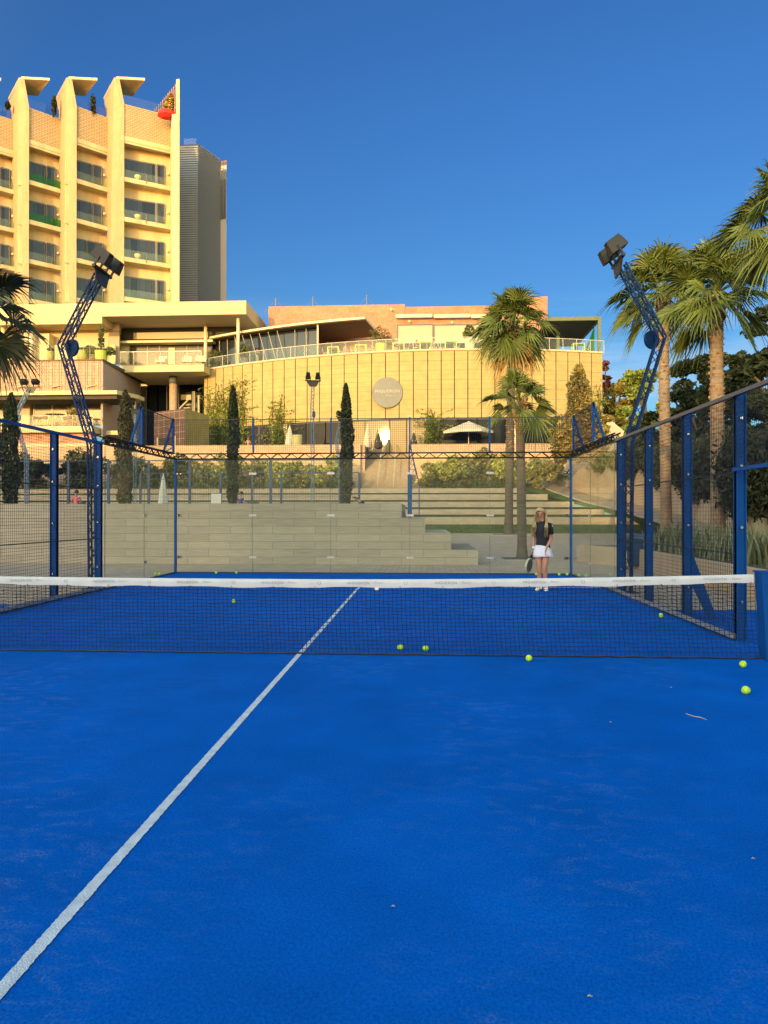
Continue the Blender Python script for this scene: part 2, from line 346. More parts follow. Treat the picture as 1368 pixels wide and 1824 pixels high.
# ================================================================ CAGE
def wiregrid(mb, p, q, z0, z1, pitch, r, nrm=(0,1)):
    """welded mesh: wires between plan points p and q"""
    p = Vector(p); q = Vector(q); Lg = (q-p).length; n = int(round(Lg/pitch)); m = int(round((z1-z0)/pitch))
    for i in range(n+1):
        a = p+(q-p)*(i/n); mb.bar((a.x,a.y,z0),(a.x,a.y,z1), r, r, up=(nrm[0],nrm[1],0), caps=False)
    for j in range(m+1):
        z = z0+(z1-z0)*j/m; o = Vector(nrm)*r*.9
        mb.bar((p.x+o.x,p.y+o.y,z),(q.x+o.x,q.y+o.y,z), r, r, caps=False)
    return mb
ZT = 2.84
def side_fence(sgn, label):
    X = XL if sgn < 0 else XR
    off = (X, YS[0], 0)
    t = thing('side_fence', label, 'fence', off)
    for y in YS:   # flanged posts stand just outside the wires
        x0, x1 = (X-.125, X-.02) if sgn < 0 else (X+.02, X+.125)
        pp = MB(off).box(x0, x1, y-.025, y+.025, 0, ZT).box(x0-.0, x0+.012, y-.05, y+.05, 0, ZT-.002).box(x1-.012, x1, y-.05, y+.05, 0, ZT-.002)
        pp.box(x0-.03, x1+.03, y-.08, y+.08, 0, .012); po = pp.build('post', BLUE, t)
        for z in (.45, 1.3, 2.0, 2.55):
            b = MB(off); b.tube([((x0+x1)/2, y-.028, z),((x0+x1)/2, y-.05, z)], .017, 8); b.build('bolt', CHROME, po)
    for a, b in zip(YS[:-1], YS[1:]):
        m = MB(off); wiregrid(m, (X,a+.01), (X,b-.01), .09, ZT-.05, .05, .0036, (-sgn,0)); m.build('wire_panel', WIRE, t)
    # lintel panel over the way in
    m = MB(off); wiregrid(m, (X,5.0), (X,YS[0]-.01), 1.99, ZT-.05, .05, .0036, (-sgn,0)); m.build('wire_panel', WIRE, t)
    m = MB(off); m.box(X-.025, X+.025, 4.9, YS[0]-.03, 1.94, 1.98); m.build('lintel', BLUE, t)
    m = MB(off); m.box(X-.03, X+.03, 4.9, YS[3], ZT-.045, ZT); m.build('top_rail', BLUE if sgn < 0 else mat('grey_blue_rail', (.10,.12,.17), .3, metal=.3), t)
    m = MB(off)
    for z in (1.0, 1.93): m.bar((X+sgn*.015, YS[0], z), (X+sgn*.015, YS[3], z), .014)
    m.build('middle_rod', BLUED, t)
    m = MB(off); m.box(X-.02, X+.02, YS[0], YS[3], .03, .085); m.build('bottom_rail', GALV, t)
    m = MB(off); m.box(X+sgn*.02, X+sgn*.06, YS[0]+.1, YS[3]+3.9, .0, .022); m.build('kerb_strip', BLUED, t)
    x = X+sgn*.1     # stay with its gusset leaning on the second post
    g = MB(off); g.sheet([(x, 9.8, .95), (x+sgn*.36, 9.86, 0), (x+sgn*.28, 9.86, 0), (x+sgn*.03, 9.82, .5)], (0,.012,0)); g.bar((x,9.83,1.0),(x+sgn*.38,9.88,0), .035)
    g.build('stay', BLUE, t)
    m = MB(off); m.bar((X, 5.0, 0), (X, 5.0, ZT-.05), .10, .06); m.build('post', BLUE, t)
    return t
side_fence(-1, 'blue mesh side fence at the left edge, its posts against the pale bench wall')
side_fence(1, 'blue mesh side fence on the right with an open way in beside the net')
CGLASS = glassmat('court_glass', (.965, .98, .95), .022, 0., .035, (.66, .64, .46))
def truss(mb, a, b, d=.13, w=.1, n=None):
    """flat lattice beam from a to b, d deep, w wide"""
    a = Vector(a); b = Vector(b); dr = (b-a).normalized(); sd = Vector((-dr.y, dr.x, 0))*w/2; up = Vector((0,0,d)); L_ = (b-a).length; n = n or max(2, int(L_/.17))
    for s_ in (-1, 1):
        mb.bar(a+sd*s_, b+sd*s_, .025); mb.bar(a+sd*s_+up, b+sd*s_+up, .025)
        for i in range(n):
            p = a+(b-a)*(i/n)+sd*s_; q = a+(b-a)*((i+1)/n)+sd*s_
            if i % 2: p = p+up
            else: q = q+up
            mb.bar(p, q, .014, caps=False)
    return mb
def bracket(mb, x, y, out, z0=2.99, z1=3.84):
    """tapering lattice bracket that holds the upper mesh; out is the way its foot spreads"""
    o = Vector((out[0], out[1], 0)); a = Vector((x,y,z0)); b = Vector((x,y,z1)); f_ = a+o*.26
    mb.bar(a, b, .045); mb.bar(f_, b, .045); n = 6
    for i in range(n-1):
        t0 = i/n; t1 = (i+1)/n; p = a.lerp(b, t0) if i % 2 else f_.lerp(b, t0); q = f_.lerp(b, t1) if i % 2 else a.lerp(b, t1); mb.bar(p, q, .022, caps=False)
    mb.bar(a, f_, .05)
def glass_wall(p, q, n, label, out, corner_posts=(), mesh=None, brk=()):
    p = Vector(p); q = Vector(q); off = (p.x, p.y, 0); t = thing('glass_wall', label, 'glass wall', off); d = (q-p).normalized(); nn = Vector(out)
    Lg = (q-p).length
    for i in range(n):
        a = p+d*(Lg*i/n+.006); b = p+d*(Lg*(i+1)/n-.006); h = nn*.006
        m = MB(off); m.hexa([(a.x-h.x,a.y-h.y,.03),(b.x-h.x,b.y-h.y,.03),(b.x+h.x,b.y+h.y,.03),(a.x+h.x,a.y+h.y,.03),(a.x-h.x,a.y-h.y,2.80),(b.x-h.x,b.y-h.y,2.80),(b.x+h.x,b.y+h.y,2.80),(a.x+h.x,a.y+h.y,2.80)])
        pane = m.build('glass_pane', CGLASS, t)
        # the polished edge and bolted clips along this pane's joint
        if i > 0:
            for z in (.40, 1.43, 2.46):
                c = MB(off); c.bar(Vector((a.x,a.y,z))-Vector((d.x,d.y,0))*.09-Vector((nn.x,nn.y,0))*.02, Vector((a.x,a.y,z))+Vector((d.x,d.y,0))*.09-Vector((nn.x,nn.y,0))*.02, .012, .05)
                cl = c.build('clip', GALV, pane)
        ed = MB(off); e0 = p+d*(Lg*i/n); ed.bar((e0.x,e0.y,.03),(e0.x,e0.y,2.80), .008, .011); ed.build('pane_edge', mat('glass_edge', (.10,.16,.13), .2), pane)
    for cpt in corner_posts:
        m = MB(off); m.bar((*cpt, 0), (*cpt, 2.84), .055); po = m.build('post', BLUE, t)
        for z in (.40, 1.43, 2.46):
            c = MB(off); c.box(cpt[0]+(.05 if cpt[0] < 0 else -.17), cpt[0]+(.17 if cpt[0] < 0 else -.05), cpt[1]-.05, cpt[1]-.035, z-.03, z+.03); cl = c.build('clip', BLACK, po)
            c = MB(off)
            for xx in (.07, .15): 
                s_ = xx if cpt[0] < 0 else -xx
                c.tube([(cpt[0]+s_, cpt[1]-.05, z), (cpt[0]+s_, cpt[1]-.065, z)], .018, 8)
            c.build('bolt', CHROME, po)
    m = MB(off); m.bar((p.x,p.y,.016),(q.x,q.y,.016), .05, .03); m.build('base_channel', BLUED, t)
    a = p+nn*.05; b = q+nn*.05; m = MB(off); truss(m, (a.x,a.y,2.83), (b.x,b.y,2.83)); m.build('lattice_beam', mat('beam_paint', (.006,.008,.014), .6, spec=.2), t)
    if mesh:
        m = MB(off); wiregrid(m, mesh[0], mesh[1], 3.0, 3.80, .052, .0045, (nn.x, nn.y)); m.build('wire_panel', WIRE, t)
        m = MB(off); m.bar((*mesh[0],3.81), (*mesh[1],3.81), .014); m.build('top_rod', BLUED, t)
    for b_ in brk:
        m = MB(off)
        if b_[2] == 'post': m.bar((b_[0],b_[1],2.98),(b_[0],b_[1],3.84), .035)
        else: bracket(m, b_[0], b_[1], b_[2])
        m.build('bracket', BLUE, t)
    return t
bx_ = [XL+(XR-XL)*i/5 for i in range(6)]
glass_wall((XL,YB), (XR,YB), 5, 'long glass back wall of the court with black lattice beam and mesh on top', (0,1), [(XL,YB),(XR,YB)], ((XL,YB+.05),(XR,YB+.05)),
    [(x_, YB+.06, 'post') for x_ in bx_[1:5]])
glass_wall((XL,YS[3]+.1), (XL,YB-.05), 2, 'left side glass wall joining the mesh fence to the back corner', (-1,0), [], ((XL-.05,15.05),(XL-.05,YB)), [(XL-.06,15.05,(-1,0)),(XL-.06,YB+.02,(-1,0))])
glass_wall((XR,YS[3]+.1), (XR,YB-.05), 2, 'right side glass wall joining the mesh fence to the back corner', (1,0), [], ((XR+.05,15.05),(XR+.05,YB)), [(XR+.06,15.05,(1,0)),(XR+.06,YB+.02,(1,0))])
# ---------------------------------------------------------------- floodlight masts
def lattice(mb, pts, w, step, ch=.028, lc=.013):
    """square lattice column along a list of points in the local XZ plane"""
    pts = [Vector(p) for p in pts]; cs = [(-w/2,-w/2),(w/2,-w/2),(w/2,w/2),(-w/2,w/2)]
    nodes = []
    for i, p in enumerate(pts):
        d0 = (pts[i]-pts[max(i-1,0)]); d1 = (pts[min(i+1,len(pts)-1)]-pts[i]); d = (d0.normalized() if d0.length > 0 else d1.normalized())+(d1.normalized() if d1.length > 0 else d0.normalized()); d.normalize()
        x = Vector((0,1,0)).cross(d).normalized(); k = w/max(.5, abs(x.dot(Vector((0,1,0)).cross((d1 if d1.length > 0 else d0).normalized()).normalized())))/w
        nodes.append([p+x*(cx*k)+Vector((0,1,0))*cy for cx, cy in cs])
    for a, b in zip(nodes[:-1], nodes[1:]):
        for k in range(4): mb.bar(a[k], b[k], ch)
        L_ = (b[0]-a[0]).length; n = max(2, int(L_/step))
        for k in range(4):
            k2 = (k+1) % 4
            for i in range(n):
                p = (a[k] if i % 2 else a[k2]).lerp(b[k] if i % 2 else b[k2], i/n); q = (a[k2] if i % 2 else a[k]).lerp(b[k2] if i % 2 else b[k], (i+1)/n); mb.bar(p, q, lc, caps=False)
LAMPG = mat('lamp_glass', (.006, .006, .007), .5, spec=.2)
LAMPM = mat('lamp_housing', (.022, .022, .022), .45, metal=.4)
MASTP = mat('mast_paint', (.003,.028,.10), .5, spec=.15)
def mast(label, side, heads='y', paint=MASTP, lh=6.2, loc=(0,0,0), rz=0., group=None):
    t = thing('floodlight_mast', label, 'floodlight mast', loc, rz, group)
    s = side
    kx, kz = -.62*s, lh*.765
    m = MB(); lattice(m, [(0,0,0),(-.03*s,0,2.8),(kx,0,kz),(.10*s,0,lh-.10)], .135, .17); m.box(-.16,.16,-.16,.16,0,.02); m.build('lattice_column', paint, t)
    m = MB(); m.tube([(kx+.14*s,.05,kz-.03),(kx+.16*s,.09,kz-.03)], .17, 24); m.build('knee_plate', paint, t)
    hx = .16*s; hz = lh
    if heads == 'y':
        m = MB(); m.box(hx-.03, hx+.03, -.37, .37, hz-.05, hz+.0); m.sheet([(hx-.02,-.16,hz-.3),(hx-.02,.16,hz-.3),(hx-.02,.3,hz-.03),(hx-.02,-.3,hz-.03)], (.03,0,0)); m.build('cross_arm', LAMPM, t); places = [(hx,-.23),(hx,.23)]
    else:
        m = MB(); m.box(hx-.5, hx+.5, -.03, .03, hz-.05, hz+.0); m.sheet([(hx-.16,-.02,hz-.3),(hx+.16,-.02,hz-.3),(hx+.3,-.02,hz-.03),(hx-.3,-.02,hz-.03)], (0,.03,0)); m.build('cross_arm', LAMPM, t); places = [(hx-.29,0),(hx+.29,0)]
    for (px, py) in places:
        # each head: finned body with a dark window tipped down towards its court
        if heads == 'y': R_ = Matrix.Translation((px+.10*s,py,hz+.17)) @ Matrix.Rotation(math.radians(36*s), 4, 'Y')
        else: R_ = Matrix.Translation((px,py-.06,hz+.22)) @ Matrix.Rotation(math.radians(62), 4, 'X') 
        def tm(mb_): mb_.v = [tuple(R_ @ Vector(v_)) for v_ in mb_.v]; return mb_
        W, D, H = (.175,.11,.10)
        b = MB(); b.hexa([(-W,-D,-.09),(W,-D,-.09),(W,D,-.09),(-W,D,-.09),(-W*.85,-D*.85,.10),(W*.85,-D*.85,.10),(W*.85,D*.85,.10),(-W*.85,D*.85,.10)])
        for i in range(7): yy = -D*.7+i*D*1.4/6; b.box(-W*.8, W*.8, yy-.008, yy+.008, .098, .155)
        hd = tm(b).build('lamp_head', LAMPM, t)
        tm(MB().box(-W*.9, W*.9, -D*.92, D*.92, -.097, -.088)).build('lamp_window', LAMPG, hd)
        for q in (-.12,.12):
            b = MB()
            if heads == 'y': b.bar((px,py+q*.9,hz-.02),(px+.10*s,py+q,hz+.15), .02, .04)
            else: b.bar((px+q,py,hz-.02),(px+q,py-.06,hz+.22), .04, .02)
            b.build('yoke_arm', LAMPM, hd)
    return t
mast('tall blue bent floodlight mast rising from the left fence beside the glass', 1, 'y', loc=(XL-.24, 13.2, 0))
mast('tall blue bent floodlight mast in front of the palms on the right', -1, 'y', loc=(XR+.24, 13.2, 0))
# ================================================================ NET
def net():
    off = (-1.3, YN, 0); x0, x1 = -6.25, 3.33
    t = thing('court_net', 'black padel net with white top band sagging slightly across the court', 'net', off)
    zt = lambda x: .777+(.0034 if x > -1.3 else .0013)*(x+1.3)**2
    nx = int((x1-x0)/.0455); nr = 18; P = {}
    for i in range(nx+1):
        ph = i*.16
        for j in range(nr+1):
            x = x0+(x1-x0)*i/nx; s_ = j/nr; z = .015+(zt(x)-.085-.015)*(s_**.93)
            y = YN-.035*(1-s_)**3+.012*math.sin(ph)*math.sin(s_*3); sh = .03*(1-s_)**2.2+random.uniform(-.0025,.0025)
            P[i,j] = Vector((x+sh, y+random.uniform(-.003,.003), z+random.uniform(-.0022,.0022)+.004*math.sin(i*.9+j)))
    vs = []; fs = []
    def seg(a, b, r):
        d = (b-a); u = Vector((0,1,0)); x = d.cross(u).normalized()*r; n = len(vs)
        for p in (a, b): vs.extend([tuple(p-x), tuple(p+x), tuple(p+u*r)])
        fs.extend([(n,n+1,n+4,n+3),(n+1,n+2,n+5,n+4),(n+2,n,n+3,n+5)])
    for i in range(nx+1):
        for j in range(nr+1):
            if j < nr: seg(P[i,j], P[i,j+1], .0029)
            if i < nx: seg(P[i,j], P[i+1,j], .0029)
    npmesh('netting', vs, fs, mat('net_cord', (.008,.008,.010), .8), t, off)
    m = MB(off); m.tube([P[i,0]+Vector((0,0,-.004)) for i in range(0, nx+1, 3)], .009, 5); m.build('bottom_cord', BLACK, t)
    # band: two folded faces with gentle puckers
    vs = []; fs = []; n = 190
    for i in range(n+1):
        x = x0+(x1-.02-x0)*i/n; z = zt(x); pk = .003*math.sin(i*1.7)+.0025*math.sin(i*.61+1)
        lo = .0045*math.sin(i*.42)+.004*math.sin(i*.17+2)+random.uniform(-.0015,.0015)
        vs += [(x,YN-.011+pk,z-.088+lo),(x,YN-.013+pk*.5,z-.045),(x,YN-.008,z-.003),(x,YN+.008,z-.003),(x,YN+.011,z-.088+lo)]
    for i in range(n):
        for k in range(4): a = i*5+k; fs.append((a,a+5,a+6,a+1))
    band = npmesh('top_band', vs, fs, mat('band_canvas', (.56,.57,.58), .85, var=.06, vscale=5, bump=.15, bscale=60), t, off, smooth=True)
    INK = mat('band_ink', (.13,.14,.17), .8)
    # repeated printed name and the little round mark between
    k = 0; x = x1-.36
    while x > x0+.3:
        M = Matrix.Translation((x-off[0]-.04, -.0185, zt(x)-.042)) @ Matrix.Rotation(math.radians(90), 4, 'X')
        textmesh('lettering', 'HIGUER\u00d3N', .040, INK, band, M, .0004, spacing=1.18, off=-.0006)
        M = Matrix.Translation((x-off[0]+.165, -.0185, zt(x)-.036)) @ Matrix.Rotation(math.radians(90), 4, 'X')
        textmesh('lettering', 'Resort', .034, INK, band, M, .0004, .45, off=-.0008)
        xr = x-.45; b = MB(off)
        for q in range(14):
            a = .5+q*5.2/13; a2 = .5+(q+1)*5.2/13; c = (xr, YN-.0175, zt(xr)-.042)
            b.bar((c[0]+.016*math.sin(a),c[1],c[2]+.016*math.cos(a)),(c[0]+.016*math.sin(a2),c[1],c[2]+.016*math.cos(a2)), .003, .002)
        b.build('round_mark', INK, band); x -= .90
    for i in range(0, 22):
        m = MB(off); xx = x1-.05-i*.44; m.tube([(xx,YN-.016,zt(xx)-.082),(xx,YN-.020,zt(xx)-.082)], .006, 6); m.build('eyelet', mat('eyelet', (.08,.08,.08), .4, metal=.8), band)
    for sg, xp in ((1, 3.35), (-1, -6.27)):
        m = MB(off); a, b = (xp, xp+.17) if sg > 0 else (xp-.17, xp)
        m.hexa([(a+.05*sg,YN-.09,0),(b+.05*sg,YN-.09,0),(b+.05*sg,YN+.07,0),(a+.05*sg,YN+.07,0),(a,YN-.09,.865),(b,YN-.09,.865),(b,YN+.07,.865),(a,YN+.07,.865)])
        po = m.build('post', BLUE, t, bevel=.006)
        MB(off).box(a-.012, b+.012, YN-.10, YN+.08, .865, .882).build('cap', BLUE, po, bevel=.004)
        MB(off).box(a-.02+.05*sg, b+.04+.05*sg, YN-.13, YN+.11, .004, .014).build('foot_plate', BLUE, po)
    return t
net()
# ================================================================ BALLS
FELT = mat('ball_felt', (.50, .80, .03), .9, var=.08, vscale=60, bump=.5, bscale=300)
SEAM = mat('ball_seam', (.62, .70, .48), .8)
def ball(u, v, label, Y=None):
    # ground point under the pixel
    d = Vector((bear(u), 1, 0)); zz = (v-917)/FPX; dep1 = depth(bear(u), 1.); Yg = Y or EYE/(zz*dep1)
    t = thing('padel_ball', label, 'ball', (bear(u)*Yg, Yg, 0), random.uniform(0, 6), 'yellow balls lying about the court')
    r = .0325; m = MB(); m.lathe((0,0,r), [(r*math.sin(a*math.pi/14)+1e-5, -r*math.cos(a*math.pi/14)) for a in range(15)], 24); fb = m.build('felt', FELT, t, smooth=True)
    a0 = random.uniform(0, 3); pts = []
    for i in range(41):
        a = 2*math.pi*i/40; p = Vector((math.cos(a)+.3*math.cos(3*a)*.6, math.sin(a)-.18*math.sin(3*a), .75*math.sin(2*a))).normalized()*(r*1.004); p = Matrix.Rotation(a0, 3, 'X') @ p; pts.append((p.x,p.y,p.z+r))
    m = MB(); m.tube(pts, .0011, 4, False); m.build('seam', SEAM, fb)
    return t
for u, v, l in [(1328,1236,'nearest yellow ball, lying in front of the net below the right net post'),
    (1323,1189,'yellow ball in front of the net, just behind the nearest ball by the right post'),
    (942,1178,'yellow ball right at the foot of the net on the camera side, below the woman'),
    (713,1158,'brighter of two close yellow balls seen through the net just right of the centre line'),
    (758,1160,'right one of two close yellow balls lying behind the net'),
    (1177,1100,'yellow ball against the foot of the right mesh fence'),
    (416,1074,'lone yellow ball behind the net on the left half of the far court'),
    (385,1026,'left ball of the pair along the foot of the back glass'),(421,1024,'right ball of the pair along the foot of the back glass'),
    (277,1029.5,'left ball of the two in the far left corner'),(284,1029,'right ball of the two in the far left corner'),
    (955,1027,'ball at the foot of the back glass behind the legs of the woman'),(996,1027,'ball by the back glass, first to the right of the woman'),
    (1010,1027,'ball by the back glass, second to the right of the woman'),(1030,1028,'ball in the far right corner beside the corner post'),(1043,1028.5,'rightmost ball in the far right corner')]:
    ball(u, v, l, Y=(16.75 if 1023.5 < v < 1028 else 16.4 if v < 1031 else None))
m = MB((bear(671)*13.3,13.3,0)); cx, cy = m.o[:2]
m.lathe((cx,cy,0), [(.03,.0),(.055,.02),(.045,.05),(.02,.075)], 7, 1, .8); tag(m.build('paper_scrap', mat('white_paper', (.75,.78,.8), .8)), 'small crumpled white scrap of paper seen through the net by the centre line end', 'scrap')
p = [(bear(u)*EYE/((v-917)/FPX*depth(bear(u),1)), EYE/((v-917)/FPX*depth(bear(u),1)), .006) for u, v in ((1221,1272),(1235,1277),(1248,1279),(1258,1283))]
m = MB(p[0]); m.tube(p, [.002,.003,.003,.0015], 5); m.tube([p[1], (p[1][0]+.03,p[1][1]-.02,.008)], .0015, 4); tag(m.build('twig', mat('dry_twig', (.45,.38,.28), .8)), 'thin dry twig lying on the blue turf right of centre', 'twig')
for i, (u, v) in enumerate([(1049,1775),(1087,1287),(1195,1225),(700,1615),(1340,1530)]):
    Yg = EYE/((v-917)/FPX*depth(bear(u),1)); m = MB((bear(u)*Yg,Yg,0)); c = m.o
    m.add([(c[0]-.008,c[1],.004),(c[0]+.002,c[1]-.004,.006),(c[0]+.010,c[1]+.001,.004),(c[0],c[1]+.004,.009)], [(0,1,2,3),(0,3,2,1)])
    tag(m.build('leaf_scrap', mat('dry_leaf', (.5,.5,.44), .8)), ['pale leaf scrap on the turf at the bottom right of the photo','tiny leaf scrap on the turf below the second ball','tiny leaf scrap on the turf just below the twig','tiny leaf scrap on the turf at the lower middle','tiny leaf scrap on the turf at the right edge'][i], 'leaf', 'dry scraps lying on the turf')
# ================================================================ HILL behind the viewer that throws the evening shade over the court
vs = []; fs = []; nx_ = 150; prof = [(-70,0),(-95,.35),(-112,.82),(-120,1),(-128,.97),(-160,.7),(-220,0)]
for i in range(nx_+1):
    x = -330+i*560/nx_
    for y, h in prof:
        n_ = 1.1*math.sin(i*.23)+.8*math.sin(i*.71+2)+random.uniform(-1.1,1.1)
        vs.append((x, y+x*.0, -.05 if h == 0 else h*(25.0+n_*(1.1 if h > .9 else .4)-(2.5 if -59 < x < -43 else 0))))  # unseen ridge, notched in one stretch so low sun reaches the palms
m_ = len(prof)
for i in range(nx_):
    for j in range(m_-1): a = i*m_+j; fs.append((a,a+1,a+m_+1,a+m_))
struct(npmesh('hill', vs, fs, mat('wooded_hill', (.05,.055,.025), .95, var=.3, vscale=.2)))
# ================================================================ FOLIAGE TOOLS
def leafquads(P, size, asp=.55, droop=0., rs=RS, normal=None):
    n = len(P); d = rs.normal(size=(n,3)); d[:,2] -= droop; d /= np.linalg.norm(d,axis=1)[:,None]
    r = rs.normal(size=(n,3)); s = np.cross(d, r); s /= np.linalg.norm(s,axis=1)[:,None]+1e-9
    sz = size*rs.uniform(.6,1.35,size=(n,1)); a = P-d*sz; b = P+d*sz; k = P+s*sz*asp; l = P-s*sz*asp
    V = np.stack([a,k,b,l],1).reshape(-1,3); F = np.arange(4*n).reshape(-1,4); return V, F
def blobpts(blobs, n, rs=RS, shell=.55):
    w = np.array([b[3]*b[4]*b[5] for b in blobs])**.8; w = w/w.sum(); out = []
    for b, k in zip(blobs, (w*n).astype(int)+1):
        d = rs.normal(size=(k,3)); d /= np.linalg.norm(d,axis=1)[:,None]; r = (shell+(1-shell)*rs.uniform(0,1,size=(k,1)))**.8
        r *= 1+.22*np.sin(d[:,:1]*5+b[0])*np.sin(d[:,2:]*6+b[1]); out.append(d*r*np.array(b[3:6])+np.array(b[:3]))
    return np.concatenate(out)
def clumps(c, R, H, n, rs=RS, flat=.7):
    """uneven crown made from many small lobes inside an overall ellipsoid"""
    out = []
    for i in range(n):
        d = rs.normal(size=3); d /= np.linalg.norm(d); r = rs.uniform(.25,.95); s_ = rs.uniform(.22,.42)*min(R,H)
        out.append((c[0]+d[0]*R*r, c[1]+d[1]*R*r, c[2]+d[2]*H*r, s_*rs.uniform(.8,1.4), s_*rs.uniform(.8,1.4), s_*flat))
    return out
LEAFM = {}
def leafmat(name, col, isl=.45):
    if name not in LEAFM: LEAFM[name] = mat(name, col, .6, spec=.3, var=.35, vscale=1.2, island=isl)
    return LEAFM[name]
BARK = mat('bark', (.10,.075,.05), .95, var=.25, vscale=8, bump=.6, bscale=20)
def tree(x, y, z0, ztop, R, label, name='tree', col='olive', n=4500, size=.16, nb=22, cz=.62, cat='tree', group=None, low=.25, flat=.7):
    off = (x,y,z0); H = ztop-z0; t = thing(name, label, cat, off, 0, group)
    cc = (x, y, z0+H*cz); hz = H*(1-cz)*.98
    B = clumps(cc, R, hz, nb, flat=flat)
    m = MB(off); m.tube([(x,y,z0-.1),(x+.1,y,z0+H*low),(x-.05,y+.1,z0+H*.6)], [H*.028,H*.02,H*.012], 8)
    for b in B[:9]: m.tube([(x+.05,y,z0+H*random.uniform(low*.8,.5)),((x+b[0])/2,(y+b[1])/2,(z0+H*.5+b[2])/2),b[:3]], [H*.012,H*.008,H*.004], 5)
    m.build('trunk', BARK, t)
    V, F = leafquads(blobpts(B, n), size); npmesh('crown', V, F, leafmat(*col), t, off); return t
OLIVE = ('olive_leaf', (.085,.095,.025)); DARKG = ('dark_leaf', (.022,.034,.014)); GOLD = ('golden_leaf', (.24,.20,.045)); BRIGHT = ('bright_leaf', (.16,.21,.035)); CYP = ('cypress_leaf', (.035,.045,.02)); RUST = ('rusty_leaf', (.14,.095,.035))
# ================================================================ STEPPED BENCH BLOCK
STONE = brickmat('travertine_tile', (.38,.34,.275), (.32,.285,.23), (.20,.18,.145), 1.25, .222, .007, grain=(1.2,1,22), var=.14, bump=.25)
def stepped():
    off = (0,20,0); t = thing('stepped_bench', 'long pale stone bench block stepping down to the right behind the back glass', 'stone bench', off)
    ends = [1.56, .80, .06, -.62]; hs = [0,.445,.93,1.36,1.775]
    for k in range(4):
        y0 = 20+.03*k
        MB(off).box(-26, ends[k], y0, 24.3-.002*k, hs[k]+(.0 if k == 0 else 0), hs[k+1]-.022).box(-26, ends[k]-.02, y0+.03, 24.28-.002*k, hs[k+1]-.022, hs[k+1]).build('step', STONE, t)
    return t
stepped()
struct(MB((-20,35,0)).box(-48, -1.7, 24.32, 49.5, -.05, 1.45).build('upper_platform', brickmat('platform_paving', (.36,.31,.25),(.33,.28,.22),(.2,.17,.14), .4,.4,.006, axes='XY')))
# ================================================================ LAWN AND TERRACES
def grassmat(name, c, v=.3):
    return mat(name, c, .95, spec=.1, var=v, vscale=1.3, bump=1., bscale=60)
GRASS = grassmat('lawn_grass', (.085,.125,.032)); GRASSD = grassmat('terrace_grass', (.05,.072,.02))
TWALL = brickmat('terrace_stone', (.44,.36,.27), (.40,.33,.25), (.27,.22,.17), 1.9, .9, .008, grain=(1,1,4), var=.16, bump=.2)
W = [(46.2,.80,1.30,15.5),(48.2,1.44,1.83,12.3),(50.2,1.97,2.38,10.7),(52.2,2.53,2.97,9.2),(54.2,3.12,3.50,7.6)]
struct(npmesh('lawn', [(-1.6,42.2,.332),(19,42.2,.332),(19,46.2,.81),(-1.6,46.2,.81)], [(0,1,2,3)], GRASS))
tr = thing('terraced_seating', 'five long pale stone terrace walls with strips of grass between them', 'terraced seating', (0,46,0))
for i, (y, zb, zt_, xe) in enumerate(W):
    MB((0,46,0)).box(-46, xe, y, y+.38, zb-.35, zt_).build('terrace_wall', TWALL, tr)
    zn = W[i+1][1] if i < 4 else 3.62; yn = W[i+1][0] if i < 4 else 60.2
    npmesh('grass_strip', [(-46,y+.382,zt_-.03),(xe+.4,y+.382,zt_-.03),(xe-.8,yn-.002,zn+.02),(-46,yn-.002,zn+.02)], [(0,1,2,3)], GRASSD, tr, (0,46,0))
# upright blades along the terrace lips and the lawn edge
P_ = []
for y, zb, zt_, xe in W[:4]:
    n_ = 9000; P_.append(np.stack([RS.uniform(-46,xe,n_), y+.45+RS.uniform(0,1.4,n_), np.full(n_, zt_)+RS.uniform(-.02,.05,n_)],1))
P_.append(np.stack([RS.uniform(-1,19,9000), RS.uniform(42.2,46,9000), np.zeros(9000)],1)); P_[-1][:,2] = .33+(P_[-1][:,1]-42.2)*.12
V, F = leafquads(np.concatenate(P_), .07, .2, 3.); tag(npmesh('grass_tufts', V, F, leafmat('grass_blade', (.05,.08,.02)), None, (0,46,0)), kind='stuff', label='short grass tufts along the lips of the terraces', cat='grass')
# ramp path, its kerb, and the grass bank under it
def ptz(u, v, Y): return at(u, v, Y)
Up = [ptz(950,848,63), ptz(1014,868,59), ptz(1048,881,55.5), ptz(1088,889,50), ptz(1140,900,44), ptz(1220,918,34), ptz(1290,945,25), ptz(1368,975,19), (9.6,12.5,-.0), (9.6,4,-.03)]
Lo = [ptz(935,858,60), ptz(985,876,56), ptz(1024,889,52.6), ptz(1060,899,50), ptz(1091,906,47.3), ptz(1140,920,39), ptz(1215,942,29), (7.2,17.5,.2), (6.9,12.5,-.02), (6.9,4,-.05)]
PATHM = mat('path_concrete', (.34,.27,.20), .9, var=.08, vscale=1.5, bump=.2, bscale=40)
n_ = len(Up); struct(npmesh('path', Up+Lo, [(i, n_+i, n_+i+1, i+1) for i in range(n_-1)], PATHM))
Bo = [(7.4,54.5,3.45),(9.1,52.5,2.9),(10.5,50.5,2.3),(12.1,48.5,1.75),(14,46.3,.85),(14,42.2,.34),(11.5,30,.05),(8.5,19,-.04)]
L8 = Lo[:8]; struct(npmesh('grass_bank', [(p[0],p[1],p[2]-.01) for p in L8]+Bo, [(i, 8+i, 8+i+1, i+1) for i in range(7)], GRASS))
m = MB(Lo[3])
for a, b in zip(Lo[:8], Lo[1:8]): m.bar((a[0],a[1],a[2]+.03), (b[0],b[1],b[2]+.03), .16, .12)
struct(m.build('path_kerb', BANDP))
RW = mat('pink_render_wall', (.46,.35,.26), .9, var=.08, vscale=.8, bump=.15, bscale=14)
